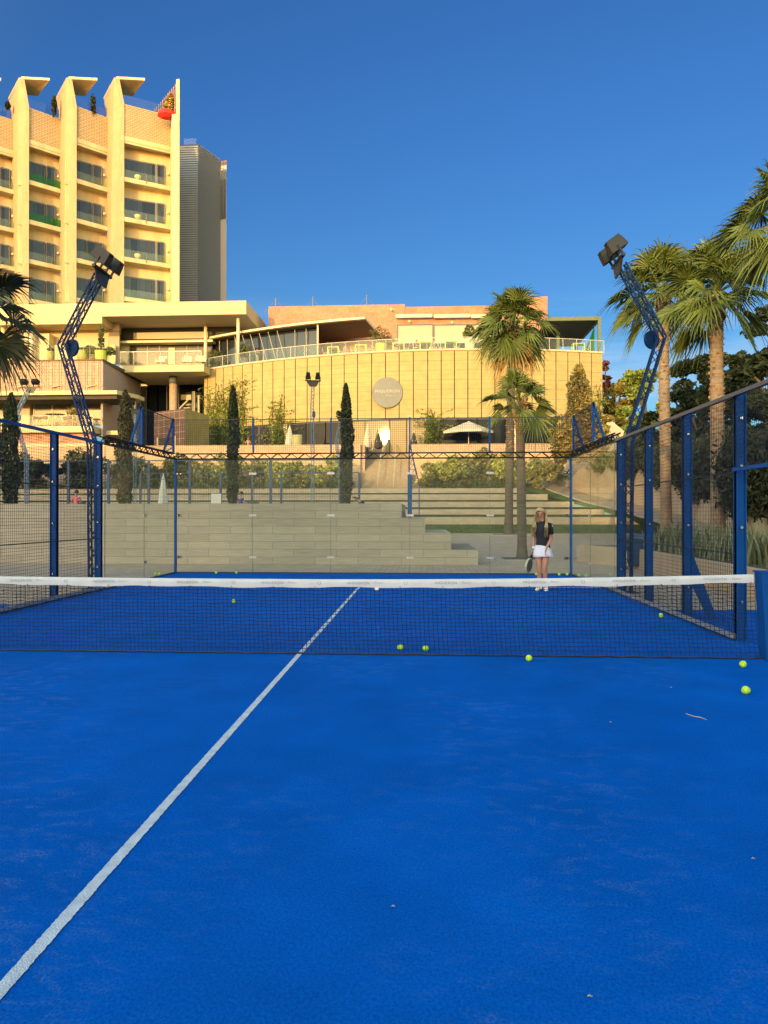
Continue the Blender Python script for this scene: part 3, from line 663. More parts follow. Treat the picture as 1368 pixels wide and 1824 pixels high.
rw = MB((Up[4][0],Up[4][1],0)); hts = [2.0,2.2,2.5,2.8,3.0,3.0,2.9,2.6,2.4,2.2]
for i in range(n_-1):
    a, b = Up[i], Up[i+1]; d_ = Vector((b[0]-a[0], b[1]-a[1])).normalized(); nn_ = (-d_.y*.35*1, d_.x*.35)
    rw.hexa([(a[0],a[1],a[2]-.6),(b[0],b[1],b[2]-.6),(b[0]+nn_[0],b[1]+nn_[1],b[2]-.6),(a[0]+nn_[0],a[1]+nn_[1],a[2]-.6),(a[0],a[1],a[2]+hts[i]),(b[0],b[1],b[2]+hts[i+1]),(b[0]+nn_[0],b[1]+nn_[1],b[2]+hts[i+1]),(a[0]+nn_[0],a[1]+nn_[1],a[2]+hts[i])])
tag(rw.build('retaining_wall', RW), 'long pink rendered retaining wall beside the rising path, half hidden by hanging plants', 'wall')
# earth slope above that wall, carrying the trees
sl_ = [(p[0]+.3*0, p[1], p[2]+h-.15) for p, h in zip(Up, hts)]; far = [(p[0]+14, p[1]+4, p[2]+h+3.0) for p, h in zip(Up, hts)]
struct(npmesh('wooded_slope', sl_+far, [(i, n_+i, n_+i+1, i+1) for i in range(n_-1)], mat('slope_earth', (.05,.05,.025), .95, var=.3)))
# hanging shrubs over the wall
hang = [(1075,.35),(1105,.30),(1130,.55),(1160,.35),(1185,.75),(1215,.6),(1245,.92),(1275,.8),(1305,.7),(1335,.95),(1368,.85),(1420,.9)]
for k, (u_, dep) in enumerate(hang):
    b_ = bear(u_); best = None
    for i in range(n_-1):
        a, c = Up[i], Up[i+1]; fa = a[0]-b_*a[1]; fc = c[0]-b_*c[1]
        if fa*fc <= 0: t_ = fa/(fa-fc); best = (Vector(a).lerp(Vector(c), t_), hts[i]+(hts[i+1]-hts[i])*t_); break
    if not best: continue
    p, h = best; cnt = 2600; s_ = RS.uniform(0,1,cnt)**.7; wd = (1.7 if k > 3 else 1.2)
    ang = RS.normal(size=cnt)*.5; strand = np.round(RS.uniform(-1,1,cnt)*7)/7
    X = p.x-.25+RS.normal(size=cnt)*.16-.25*np.sin(s_*3); Y = p.y+strand*wd*(1.15-.35*s_)+RS.normal(size=cnt)*.12
    Z = p.z+h+.5-s_*(h*dep*.85+.5)*(1-.35*np.abs(strand))+RS.normal(size=cnt)*.08
    V, F = leafquads(np.stack([X,Y,Z],1), .10, .4, 1.2)
    side = ['with a lit ochre top','hanging short beside the grass bank','forming a narrow curtain','cut short by the fence post','between far palm trunk and fence post','just right of the far palm trunk','between the two tall palm trunks','just left of the nearer palm trunk','just right of the nearer palm trunk','filling the gap above the spiky grasses','at the right edge of the photo','beyond the right edge'][k]
    tag(npmesh('hanging_shrub', V, F, leafmat(*(OLIVE if k < 2 else ('hang_leaf', (.030,.038,.016)))), None, tuple(p)), 'dark hanging shrub on the pink retaining wall, '+side, 'shrub', 'shrubs hanging down the retaining wall')
# ================================================================ RAISED BED AND ITS SPIKY GRASSES
bed = MB((6,12,0)); pts = [(4.9,22.0),(5.95,19.2),(5.78,12),(5.7,3)]
bed_t = thing('raised_bed', 'low pale concrete kerbed bed beyond the right fence, wedge shaped at its far end', 'planting bed', (6,12,0))
m = MB((6,12,0))
for a, b in zip(pts[:-1], pts[1:]): m.wall(b, a, -.05, .52, .16, None, None)
m.build('bed_wall', RW, bed_t)
MB((6,12,0)).prism([(4.95,22.1),(6.1,19.2),(5.95,12),(5.9,3),(7.1,3),(7.3,12.4),(7.4,17.4),(8.2,21.5)], 0, .50).build('soil', mat('bed_soil', (.10,.08,.055), .95, var=.3, vscale=6), bed_t)
def spiky(x, y, z, h, n, label, col, group):
    vs = []; fs = []
    for i in range(n):
        a = random.uniform(0, 6.28); l = h*random.uniform(.6,1.15); lean = random.uniform(.1,.75); w = .012*h/.6+.006; bx, by = x+random.gauss(0,.20), y+random.gauss(0,.20)
        dx, dy = math.cos(a), math.sin(a); k = len(vs); px_, py_ = -dy*w, dx*w
        for s_ in (0,.4,.75,1):
            r = lean*l*s_**1.7*.75; zz = z+l*(s_-.28*lean*s_**3); ww = (1-s_**2)+.05; vs += [(bx+dx*r-px_*ww, by+dy*r-py_*ww, zz),(bx+dx*r+px_*ww, by+dy*r+py_*ww, zz)]
        for q in range(3): fs.append((k+2*q,k+2*q+1,k+2*q+3,k+2*q+2))
    return tag(npmesh('grass_clump', vs, fs, col, None, (x,y,z)), label, 'ornamental grass', group)
BLADE = mat('blade_leaf', (.17,.19,.10), .6, var=.25, vscale=8, island=.35)
gl = ['left of the bin','just right of the bin','in front of the far palm trunk','just right of the far palm trunk','between the two tall palm trunks','left of the nearer palm trunk','in front of the nearer palm trunk','seen at the blue corner post','first clump right of the corner post','second clump right of the corner post','third clump right of the corner post','at the photo right edge']
for i in range(12):
    y = 19.0-i*.66; x = 6.45+.3*(i % 2); spiky(x, y, .50, .66+.1*(i % 3), 110, 'spiky pale grass tuft in the raised bed, '+gl[i], BLADE, 'spiky grasses in the raised bed')
for i in range(0):
    y = 18.4-i*.8; x = 6.9+.2*(i % 2); spiky(x, y, .50, .58, 45, 'tuft of spiky pale grass in the back row of the raised bed', BLADE, 'back row of spiky grasses in the raised bed')
# ================================================================ PALMS
def palm(x, y, z0, top, r, R, n, label, seed, lean=(0,0), dead=4, blade=.6, col=(.105,.135,.026), pet=.5, low=-44, tcol=((.20,.145,.10),(.33,.235,.15))):
    rs = random.Random(seed); off = (x,y,z0); t = thing('fan_palm', label, 'palm tree', off, 0, 'fan palms'); H = top-z0
    prof = []; N_ = int(H/.09); pts = []; rad = []
    for i in range(N_+1):
        s_ = i/N_; w = r*(1.0+.35*max(0,1-s_*9)**1.5-.12*s_)*(1+.035*(i % 2)+rs.uniform(-.015,.015))
        if s_ > .8: w *= 1+.25*(s_-.8)/.2
        pts.append((x+lean[0]*s_**1.3, y+lean[1]*s_, z0-.05+H*s_)); rad.append(w)
    MB(off).tube(pts, rad, 14).build('trunk', mat('palm_trunk_%d' % int(tcol[0][0]*1000), tcol[0], .95, col2=tcol[1], vscale=3, bump=1., bscale=9, stretch=(1,1,6)), t, smooth=True)
    # cut leaf stubs, thick near the crown
    m = MB(off)
    for i in range(int(110*H/6)):
        s_ = rs.uniform(.38 if r != .155 else .84, 1.); a = rs.uniform(0, 6.28); k = int(s_*N_); p = Vector(pts[k]); q = Vector((math.cos(a),math.sin(a),0)); l = rad[k]*(.12+.5*max(0,s_-.82)/.18)+.03
        b = p+q*rad[k]*.93; m.bar(b, b+q*l+Vector((0,0,l*rs.uniform(.6,1.4))), r*.42, .02, up=(q.x,q.y,.3))
    m.build('leaf_bases', mat('palm_boots', (.30,.17,.09), .9, island=.4), t)['kind'] = 'stuff'
    C = Vector(pts[-1]); 
    def fans(count, els, mt, name, sc=1., nar=1.):
        vs = []; fs = []
        for i in range(count):
            az = i*2.39996+rs.uniform(-.25,.25); el = math.radians(els(i/count)+rs.uniform(-15,15)); d = Vector((math.cos(az)*math.cos(el), math.sin(az)*math.cos(el), math.sin(el)))
            pl = R*pet*rs.uniform(.7,1.15)*sc; B_ = R*blade*rs.uniform(.75,1.12)*sc; s0 = Vector((-math.sin(az), math.cos(az), 0)); roll = rs.uniform(-.8,.8); nrm = s0.cross(d); s1 = (s0*math.cos(roll)+nrm*math.sin(roll))
            sag = rs.uniform(.1,.22)*R*abs(math.cos(el)); hub = C+d*pl-Vector((0,0,sag)); dd = (hub-C).normalized(); dd = (dd-Vector((0,0,.12))).normalized(); up = s1.cross(dd)
            k = len(vs); w = R*.014; vs += [tuple(C-s1*w*1.6), tuple(C+s1*w*1.6), tuple(hub+s1*w), tuple(hub-s1*w)]; fs.append((k,k+1,k+2,k+3))
            ns = 30; spread = math.radians(rs.uniform(98,122))*nar; fold = rs.uniform(.1,.35)
            for j in range(ns):
                th = -spread+2*spread*(j+.5)/ns; dt = spread/ns; ln = B_*(1-.22*(abs(th)/spread)**2)*rs.uniform(.9,1.06)
                def pnt(rr, a_, lift=0):
                    q = dd*math.cos(a_)+s1*math.sin(a_); g = (rr/B_); drp = .40*B_*max(0,g-.42)**1.6*2.3*rs_d
                    return hub+q*rr-up*(abs(math.sin(a_))*fold*rr)-Vector((0,0,drp))+up*lift
                rs_d = rs.uniform(.7,1.5); k = len(vs); mid = ln*rs.uniform(.40,.52)
                zig = (.03*B_ if j % 2 else -.03*B_)
                for rr, wk, lf in ((ln*.06,1,.0),(mid,.92,zig),(ln*.78,.27,zig*.5),(ln,.06,0)):
                    a1 = th-dt*wk; a2 = th+dt*wk; vs += [tuple(pnt(rr,a1,lf)), tuple(pnt(rr,a2,-lf if rr == mid else lf))]
                for q in range(3): fs.append((k+2*q,k+2*q+1,k+2*q+3,k+2*q+2))
        npmesh(name, vs, fs, mt, t, off)
    fans(n, lambda f_: 90-(f_**1.15)*(90-low), mat('palm_leaf_%d' % seed, col, .5, spec=.35, var=.25, vscale=.8, island=.28), 'fronds')
    if dead: fans(dead, lambda f_: -50-f_*22, mat('dead_palm_leaf', (.46,.22,.06), .8, var=.2, island=.3), 'dead_fronds', .92, .8)
    return t
x_, y_, z_ = at(930,995,23.2); palm(x_, y_, 0, zat(712,23.2,926), .155, 1.38, 19, 'shorter slim fan palm standing in the paving just left of the woman', 3, (-.08,0), 0, col=(.095,.12,.022), low=-38, tcol=((.075,.060,.045),(.12,.095,.07)))  # the trunk's shade is put into a darker bark colour
x_, y_, z_ = at(906,955,40.8); palm(x_, y_, .2, zat(574,40.8,912), .24, 2.75, 40, 'tall fan palm with orange dead fronds in front of the curved yellow building', 5, (.25,0), 6, low=-50, tcol=((.075,.060,.045),(.12,.095,.07)))  # same darkened bark, shade painted into the trunk
x_, y_, z_ = at(1187,962,31); palm(x_, y_, .30, zat(520,31,1180), .235, 2.5, 36, 'fan palm just right of the right floodlight mast', 8, (-.15,0), 0, col=(.11,.14,.027), low=-42)
x_, y_, z_ = at(1279,964,22); palm(x_, y_, .50, zat(520,22,1277), .205, 1.98, 36, 'nearer tall fan palm second from the right edge, trunk behind the mesh fence', 12, (-.05,0), 0, col=(.11,.14,.027), low=-42)
x_, y_, z_ = at(1400,980,16); palm(x_, y_, .50, zat(385,16,1400), .17, 1.6, 34, 'tall fan palm whose fronds cut in at the right edge of the photo', 15, (0,0), 0, col=(.11,.14,.027), low=-42)
x_, y_, z_ = at(-46,1000,14.5); palm(x_, y_, 0, zat(552,14.5,-46), .17, 1.55, 28, 'dark fan palm in shade whose fronds reach in at the left edge', 21, (0,0), 2, col=(.035,.045,.015), low=-38)  # leaf colour itself darkened to deepen the shade on this palm
for (px_, py_, w_, lb) in ((3.22,23.2,.62,'square planting pit with pale stone edging round the shorter slim palm'),(bear(906)*40.8,40.8,.95,'square planting pit with pale stone edging round the tall palm')):
    zz = .0 if py_ < 30 else .31; o = (px_,py_,zz); t = thing('tree_pit', lb, 'tree pit', o); m = MB(o)
    for a, b, c, d in ((-w_-.3,w_+.3,-w_-.3,-w_),(-w_-.3,w_+.3,w_,w_+.3),(-w_-.3,-w_,-w_,w_),(w_,w_+.3,-w_,w_)): m.box(px_+a,px_+b,py_+c,py_+d,zz-.03,zz+.012)
    m.build('edging', BANDP, t); m = MB(o); m.box(px_-w_,px_+w_,py_-w_,py_+w_,zz-.03,zz+.006); m.build('soil', mat('pit_soil', (.05,.04,.03), .95, var=.3, vscale=9), t)
# ================================================================ CYPRESSES
def cypress(u, vb, vt, Y, wpx, label, seed, col=CYP, z0=None):
    x = bear(u)*Y; dz = depth(x, Y); zb = z0 if z0 is not None else zat(vb, Y, u); zt_ = zat(vt, Y, u); H = zt_-zb; R = wpx/2*dz/FPX; off = (x,Y,zb); rs = np.random.RandomState(seed)
    t = thing('cypress', label, 'cypress', off, 0, 'slim cypress trees'); n = 5200; s_ = rs.uniform(0,1,n)**.9; a = rs.uniform(0,6.283,n)
    prof = np.interp(s_, [0,.04,.12,.3,.55,.75,.88,.96,1], [.25,.6,.85,.95,1,.85,.62,.35,.06])
    lump = 1+.16*np.sin(a*3+s_*17+seed)+.13*np.sin(a*2-s_*31+seed*2)+rs.normal(size=n)*.07; r = R*prof*lump*(.62+.38*rs.uniform(0,1,n)**.4)
    P = np.stack([x+r*np.cos(a)+.12*R*np.sin(s_*7+seed), Y+r*np.sin(a), zb+.12+H*s_*.99],1); V, F = leafquads(P, .085, .42, -1.6, rs); npmesh('foliage', V, F, leafmat(*col), t, off)
    MB(off).tube([(x,Y,zb-.05),(x,Y,zb+H*.8)], [R*.25,R*.08], 7).build('trunk', BARK, t); return t
cypress(18,893,703,30,27,'dark slim cypress at the far left behind the mesh fence',1,z0=1.45)
cypress(222,893,697,33,26,'brownish cypress behind the left side glass wall',2,('brown_cypress',(.075,.065,.028)),z0=1.45)
cypress(415,897,690,31,19,'dark slim cypress in front of the climbing vine',3,z0=1.45)
cypress(617,893,686,31,21,'dark slim cypress left of the glare in the glazing',4,z0=1.45)
# ================================================================ HEDGE, SHRUBS AND TREES
hs_ = [(-40,4.0),(-33,3.6),(-28,3.6),(-24.2,3.2),(-21,3.0),(-18.6,2.8),(-16.4,3.0),(-13.9,2.7),(-11.6,3.1),(-9.6,2.9),(-7.3,2.7),(.6,2.4),(2.3,3.0),(4.6,3.2),(6.9,3.3),(9.2,2.6)]
hn = ['far left, seen through the mesh','left, seen through the mesh beside the cypress','left, behind the blue posts','behind the tall left post','behind the brownish cypress','right of the brownish cypress','behind the folded white parasol','left of the dark slim cypress by the vine','right of the dark slim cypress by the vine','left of the lattice mast in the middle','around the lattice mast left of the steps','low, just right of the garden steps','rounded, between the steps and the palms','bright, left of the palm trunks','bright, behind the palm trunks','spilling down at the right end above the path']
for i, (x, h) in enumerate(hs_):
    y = 56.6; off = (x,y,3.5); B = clumps((x,y,3.45+h*.45), 1.95, h*.52, 24, flat=.9); V, F = leafquads(blobpts(B, 5200), .13, .45)
    c_ = ('hedge_leaf_dark', (.065,.08,.03)) if i < 5 else ('hedge_leaf', (.22,.21,.07)) if i % 2 else ('hedge_leaf_fresh', (.27,.28,.06))
    t = thing('hedge_shrub', 'clipped garden shrub on the top terrace, '+hn[i], 'shrub', off, 0, 'shrubs along the top terrace'); npmesh('foliage', V, F, leafmat(*c_), t, off)
    m = MB(off)
    for k in range(4): m.tube([(x+random.uniform(-.2,.2),y,3.4),(x+random.uniform(-.9,.9),y+random.uniform(-.4,.4),3.5+h*.6)], [.05,.02], 5)
    m.build('stems', BARK, t)
n_ = 9000; P = np.stack([RS.uniform(-42,7.5,n_), 55.1+RS.uniform(0,.8,n_), np.zeros(n_)],1); P[:,2] = 3.55+RS.uniform(0,.75,n_)*(.5+.5*np.sin(P[:,0]*1.9)**2)
P = P[(P[:,0] < -5.4) | (P[:,0] > -1.0)]
V, F = leafquads(P, .17, .12, -1.0); tag(npmesh('strap_leaf_border', V, F, leafmat('strap_leaf', (.11,.135,.04))), 'border of strap leaved plants at the foot of the terrace shrubs', 'ground cover', kind='stuff')
def T(u, v0, v1, Y, wpx, label, col, n=4200, size=.17, **k):
    x = bear(u)*Y; z0 = zat(v0, Y, u); z1 = zat(v1, Y, u); return tree(x, Y, z0, z1, wpx/2*depth(x,Y)/FPX, label, col=col, n=n, size=size, **k)
cxx, cyy = bear(1030)*52, 52; cz0 = zat(822,52,1030); cz1 = zat(650,52,1030); tt = thing('conifer', 'golden green conical conifer at the right end of the curved building', 'tree', (cxx,cyy,cz0)); Bc = []
for k in range(90):
    s_ = (k/90)**1.1; r_ = (1-s_)*1.9+.12; a_ = k*2.4; q_ = random.uniform(.45,1.0)*r_; Bc.append((cxx+q_*math.cos(a_),cyy+q_*math.sin(a_),cz0+.4+(cz1-cz0-.5)*s_, .34+.26*(1-s_), .34+.26*(1-s_), .30))
V, F = leafquads(blobpts(Bc, 12000), .10, .45); npmesh('crown', V, F, leafmat('conifer_leaf', (.27,.20,.055)), tt, (cxx,cyy,cz0)); MB((cxx,cyy,cz0)).tube([(cxx,cyy,cz0-.1),(cxx,cyy,cz1-.6)], [.16,.03], 8).build('trunk', BARK, tt)
T(1000,830,735,54,46,'lower golden bush at the left of the conical conifer',GOLD,n=3000,size=.13,cz=.5,low=.1)
T(1062,830,720,53,60,'yellow green tree just right of the conical conifer',GOLD,n=4500,size=.14,cz=.5,low=.1)
T(1098,820,655,75,70,'pale golden tree behind the right mast foot',GOLD,n=5000,size=.2)
T(1150,810,650,66,85,'yellow green tree left of the far right palm trunk',BRIGHT,n=6000,size=.18,cz=.5)
T(1078,800,640,84,30,'small reddish tree beside the corner of the curved building',('red_leaf',(.10,.03,.03)),n=2500,size=.2)
T(1125,800,640,82,50,'tall pale tree seen against the sky behind the mast',GOLD,n=3500,size=.22)
T(1160,860,735,50,80,'dark bush behind the fence left of the far palm trunk',DARKG,n=5000,cz=.5,low=.1)
T(1215,860,612,52,100,'dark green tree between the two tall palm trunks',DARKG,n=9000,cz=.5,low=.1)
T(1255,870,570,46,105,'dark pine left of the nearer palm trunk',DARKG,n=9000,cz=.5,low=.1)
T(1310,870,556,42,130,'very dark pine right of the nearer palm trunk',DARKG,n=11000,cz=.5,low=.1)
T(1375,880,520,36,140,'very dark pine at the right edge of the photo',DARKG,n=12000,cz=.5,low=.1)
T(1345,930,760,27,150,'dark shrub mass over the retaining wall at the right edge',DARKG,n=9000,cz=.5,low=.1,name='large_shrub')
T(1240,905,800,38,120,'dark shrub mass above the retaining wall between the palm trunks',DARKG,n=8000,cz=.5,low=.1,name='large_shrub')
T(1130,880,800,52,70,'olive shrub above the retaining wall behind the mast',OLIVE,n=4000,cz=.5,low=.1,name='large_shrub')
T(1085,868,812,58,60,'bright yellow green shrub beside the top of the path',BRIGHT,n=3500,cz=.5,size=.13,low=.1,name='large_shrub')
T(1010,866,822,60,56,'bright yellow green shrub at the bend of the path',BRIGHT,n=3500,cz=.5,size=.13,low=.1,name='large_shrub')
T(975,862,825,60,40,'olive shrub between the palm trunks and the path',OLIVE,n=2500,cz=.5,size=.13,low=.1,name='large_shrub')
T(135,850,822,52,80,'dark tree behind the mesh at the left, under the terrace restaurant',DARKG,n=5000,cz=.5,low=.1)
T(60,850,815,54,70,'dark round tree at the far left below the terrace restaurant',DARKG,n=4000,cz=.5,low=.1)
# ================================================================ CURVED BUILDING
FK, FX0, FY0 = .0113, 3.0, 63.3
def fy(x): return FY0+FK*(x-FX0)**2
def xf(u, off=0.):
    x = bear(u)*64
    for _ in range(30): x = bear(u)*(fy(x)+off)
    return x
ZG, ZTER = 7.0, 16.45
CLAD = brickmat('cream_cladding', (.42,.325,.125), (.395,.30,.115), (.30,.20,.07), 50, .9, .010, var=.09, bump=.1)
ORANGE = brickmat('orange_stone', (.43,.22,.13), (.36,.17,.10), (.36,.22,.13), 1.2, .6, .012, grain=(2,2,2), var=.16, bump=.2)
FRAME = mat('window_frame_metal', (.10,.10,.10), .5)
def winmat(name, base, refl=.3, rough=.03):
    if name in MATS: return MATS[name]
    m = bpy.data.materials.new(name); m.use_nodes = True; MATS[name] = m; nt = m.node_tree; b = nt.nodes['Principled BSDF']; b.inputs['Base Color'].default_value = (*base,1); b.inputs['Roughness'].default_value = .35; b.inputs['Specular IOR Level'].default_value = .03
    g = nt.nodes.new('ShaderNodeBsdfGlossy'); g.inputs['Roughness'].default_value = rough; x = nt.nodes.new('ShaderNodeMixShader'); x.inputs[0].default_value = refl
    nt.links.new(b.outputs[0], x.inputs[1]); nt.links.new(g.outputs[0], x.inputs[2]); nt.links.new(x.outputs[0], nt.nodes['Material Output'].inputs[0]); return m
WINDARK = winmat('dark_window_glass', (.012,.014,.015), .014, .02); WINGLARE = winmat('glare_coloured_glass', (.34,.27,.15), .004, .035); WINGREY = winmat('grey_window_glass', (.12,.11,.08), .06, .03)  # pale base of the glare panes paints in the sun's reflected glow
CB = (0, 64, ZG); cb = thing('curved_building', 'wide convex building clad in sunlit cream panels with a round name disc', 'building', CB)
gu = [363,369.5,384,398,414.6,431.5,449,467,486,506,526,547,569,590.6,613,637,662,686.6,711,736.3,762,786,809.6,833.5,857.8,881.7,905,927,948,969.5,990.7,1011.9,1033,1054,1073.6]
gx = [xf(u) for u in gu]; rows = [10.22+(ZTER-.12-10.22)*i/7 for i in range(8)]
m = MB(CB)
for i, (a, b) in enumerate(zip(gx[:-1], gx[1:])):
    rr = rows[:]
    if b < xf(433) or a > xf(985): rr = [ZG-.1+ (10.22-ZG+.1)*k/4 for k in range(4)]+rr
    for z0, z1 in zip(rr[:-1], rr[1:]): m.wall((a+.04,fy(a+.04)), (b-.04,fy(b-.04)), z0+.006, z1-.010, .06)
m.build('cladding', CLAD, cb)
m = MB(CB)
for a, b in zip(gx[:-1], gx[1:]):
    zb_ = ZG-.1 if (b < xf(433) or a > xf(985)) else 10.2
    m.wall((a,fy(a)+.075), (b,fy(b)+.075), zb_, ZTER-.02, .25)
m.build('backing_wall', mat('shadow_gap', (.045,.028,.012), .9), cb)
pts = [(x, fy(x)-.05) for x in gx]; m = MB(CB); m.prism(pts+[(19,80),(-20,84)], ZTER-.12, ZTER); m.prism([(x, fy(x)-.12) for x in gx]+[(x, fy(x)+.1) for x in gx[::-1]], ZTER-.10, ZTER+.04); m.build('terrace_slab', mat('terrace_edge', (.62,.50,.32), .8), cb)
m = MB(CB); m.wall((gx[-1]-.02, fy(gx[-1])+.02), (19,80), ZG-.1, ZTER-.13, .2); m.build('side_wall', CREAM, cb)
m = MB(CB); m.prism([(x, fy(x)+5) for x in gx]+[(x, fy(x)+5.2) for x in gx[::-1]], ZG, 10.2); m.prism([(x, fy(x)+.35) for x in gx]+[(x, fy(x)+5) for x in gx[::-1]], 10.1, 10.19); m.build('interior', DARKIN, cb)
for (u0, u1, mm, nm) in [(433,461,DARKIN,'doorway'),(461.5,486,DARKIN,'doorway'),(511,545,WINDARK,'window'),(545,580,WINDARK,'window'),(580,608,WINDARK,'window'),(627,650,WINGLARE,'window'),(650,694,WINGLARE,'window'),(694,724,WINGLARE,'window'),(724,757,WINGLARE,'window'),(783,815,WINDARK,'window'),(815,850,WINDARK,'window'),(850,880,WINDARK,'window'),(880,905,WINDARK,'window'),(926,955,WINDARK,'window'),(955,985,WINDARK,'window')]:  # doorway panes are dark sheets standing in for the unlit inside
    a, b = xf(u0,.3), xf(u1,.3); A, B_ = (a, fy(a)+.3), (b, fy(b)+.3)
    f_ = MB(CB); w_ = .05
    for q in (A, B_): f_.bar((q[0],q[1]-.02,ZG), (q[0],q[1]-.02,10.2), w_)
    f_.bar((*A,ZG+.04),(*B_,ZG+.04), .06); f_.bar((*A,10.14),(*B_,10.14), .07); fr = f_.build(nm, FRAME, cb)
    MB(CB).wall(A, B_, ZG+.06, 10.12, .02).build('pane', mm, fr)
for u0, u1 in ((484,511),(608,627),(757,783),(905,926)):
    a, b = xf(u0,.1), xf(u1,.1); MB(CB).wall((a,fy(a)+.1),(b,fy(b)+.1), ZG, 10.2, .4).build('pier', CREAM, cb)
# round name disc
dx, dy = xf(690,-.25), fy(xf(690))-.28; dz_ = zat(699, dy, 690); R_ = 1.40
dm = MB(CB); dm.tube([(dx,dy,dz_),(dx,dy+.16,dz_)], R_, 56); disc = dm.build('name_disc', mat('brushed_disc', (.155,.16,.145), .45, metal=.0, var=.08, vscale=2), cb, bevel=.03)
dm = MB(CB); dm.tube([(dx,dy+.16,dz_),(dx,dy+.3,dz_)], R_*.93, 40); dm.build('standoff', FRAME, disc)
GOLDL = mat('pale_lettering', (.85,.74,.5), .5)
M = Matrix.Translation((dx-CB[0], dy-CB[1]-.012, dz_-CB[2]+.12)) @ Matrix.Rotation(math.radians(90), 4, 'X')
textmesh('lettering', 'HIGUER\u00d3N', .40, GOLDL, disc, M, .012, spacing=1.15, off=-.011)
M = Matrix.Translation((dx-CB[0]+.25, dy-CB[1]-.012, dz_-CB[2]-.28)) @ Matrix.Rotation(math.radians(90), 4, 'X')
textmesh('lettering', 'Resort', .33, GOLDL, disc, M, .012, .5, off=-.010)
# terrace railing of glass
rl = MB(CB); gl_ = MB(CB); us = [363]+[372+ (1076-372)*i/29 for i in range(30)]; xs = [xf(u) for u in us]
for x in xs: rl.bar((x,fy(x),ZTER-.15),(x,fy(x),ZTER+1.08), .04); rl.bar((x,fy(x)-.06,ZTER-.15),(x,fy(x)+.05,ZTER-.15), .05)
for a, b in zip(xs[:-1], xs[1:]): rl.bar((a,fy(a),ZTER+1.08),(b,fy(b),ZTER+1.08), .05); gl_.wall((a+.03,fy(a+.03)),(b-.03,fy(b-.03)), ZTER+.08, ZTER+1.04, .012)
TGL = glassmat('balustrade_glass', (.92,.96,.93), .02, 0, .025, (.7,.68,.5)); rail = rl.build('railing', mat('railing_metal', (.50,.46,.36), .5), cb); gl_.build('glass_infill', TGL, rail)
# curved canopy over the glazed room on the terrace
cu_ = [372,395,420,450,480,510,540,568,595,622,650]; cx_ = [xf(u,.9) for u in cu_]; ZC = 19.85
m = MB(CB); m.prism([(x,fy(x)+.9) for x in cx_]+[(cx_[-1]+1.1,71.5),(-18,75),(-24,76)], ZC-.04, ZC+.16); can = m.build('curved_canopy', CREAMW, cb)
m = MB(CB); m.prism([(x,fy(x)+1.1) for x in cx_]+[(cx_[-1]+.9,71.3),(-18,74.8),(-23.5,75.6)], ZC-.10, ZC-.045); m.build('soffit', mat('wood_soffit', (.16,.095,.06), .7, var=.2, vscale=3, stretch=(1,6,1)), can)
gm = MB(CB); sm_ = MB(CB); gu2 = [378,392,406,420,434,448,462,478,494,510,526,546,566]; g2 = [xf(u,2.2) for u in gu2]
for i, (a, b) in enumerate(zip(g2[:-1], g2[1:])):
    gm.wall((a,fy(a)+2.2),(b,fy(b)+2.2), ZTER, ZC-.1, .03); sm_.bar((a,fy(a)+2.1,ZTER),(a+(.9 if 3 < i < 10 else 0)*(-1),fy(a)+1.9,ZC-.08), .05)
gr_ = gm.build('garden_room_glass', winmat('garden_room_glazing', (.02,.025,.035), .05, .02), cb); sm_.build('slanted_mullions', mat('mullion_paint', (.40,.33,.24), .6), gr_)
for u, o_, z1_, rr_ in ((566,1.3,ZC-.05,.09),(424,.25,21.1,.16),(366,.4,21.1,.17)):
    x = xf(u,o_); m = MB(CB); m.tube([(x,fy(x)+o_,ZTER),(x,fy(x)+o_,z1_)], rr_, 14); m.build('column', CREAMW, cb, smooth=True)
# orange stone top storey behind the terrace
PY_ = 72.5; ZP0, ZP1 = ZTER, zat(543.5, PY_, 600)
m = MB(CB); m.box(bear(478)*PY_, bear(721)*PY_, PY_, 84, ZP0, ZP1); m.box(bear(721)*PY_, bear(900)*PY_, PY_+.1, 84, ZP0, ZP1-.25); m.box(bear(900)*PY_, bear(975)*PY_, PY_-.15, 84, ZP0, zat(529,PY_,940)); m.build('stone_storey', ORANGE, cb)
for (u0, u1) in ((708,771),(773,862),(864,900)):
    a, b = bear(u0)*72.4, bear(u1)*72.4; z0, z1 = zat(620,72.4,u0)-.4, zat(578,72.4,u0); f_ = MB(CB)
    for x in (a,b): f_.box(x-.05,x+.05,72.3,72.45,z0,z1)
    f_.box(a,b,72.31,72.44,z1-.1,z1); fr = f_.build('window', FRAME, cb)
    MB(CB).box(a+.05,b-.05,72.38,72.42,z0+.9,z1-.1).build('blind', mat('beige_blind', (.42,.38,.26), .8), fr); MB(CB).box(a+.05,b-.05,72.40,72.45,z0,z0+.9).build('pane', WINDARK, fr)
for (u0, u1) in ((705,770),(773,838),(840,870)):
    m = MB(CB); z = zat(563,72.0,u0); m.box(bear(u0)*72, bear(u1)*72, 72.0, 72.35, z-.15, z+.2); m.build('awning_box', CREAMW, cb, bevel=.03)
m = MB(CB)
for u, h in ((491,1.0),(557,1.1),(653,1.2)): x = bear(u)*73; m.bar((x,73,ZP1),(x,73,ZP1+h), .10); m.bar((x,73,ZP1+h*.8),(x-2.4,73.3,ZP1-1.6), .02); m.bar((x,73,ZP1+h*.8),(x+2.4,73.3,ZP1-1.6), .02)
m.build('roof_anchor', FRAME, cb)
for u, v in ((697,551),(729,572),(805,574)):
    x = bear(u)*72.2; z = zat(v,72.2,u); m = MB(CB); m.tube([(x,72.45,z),(x,72.0,z-.03)], [.07,.11], 10); m.build('wall_lamp', CREAMW, cb)
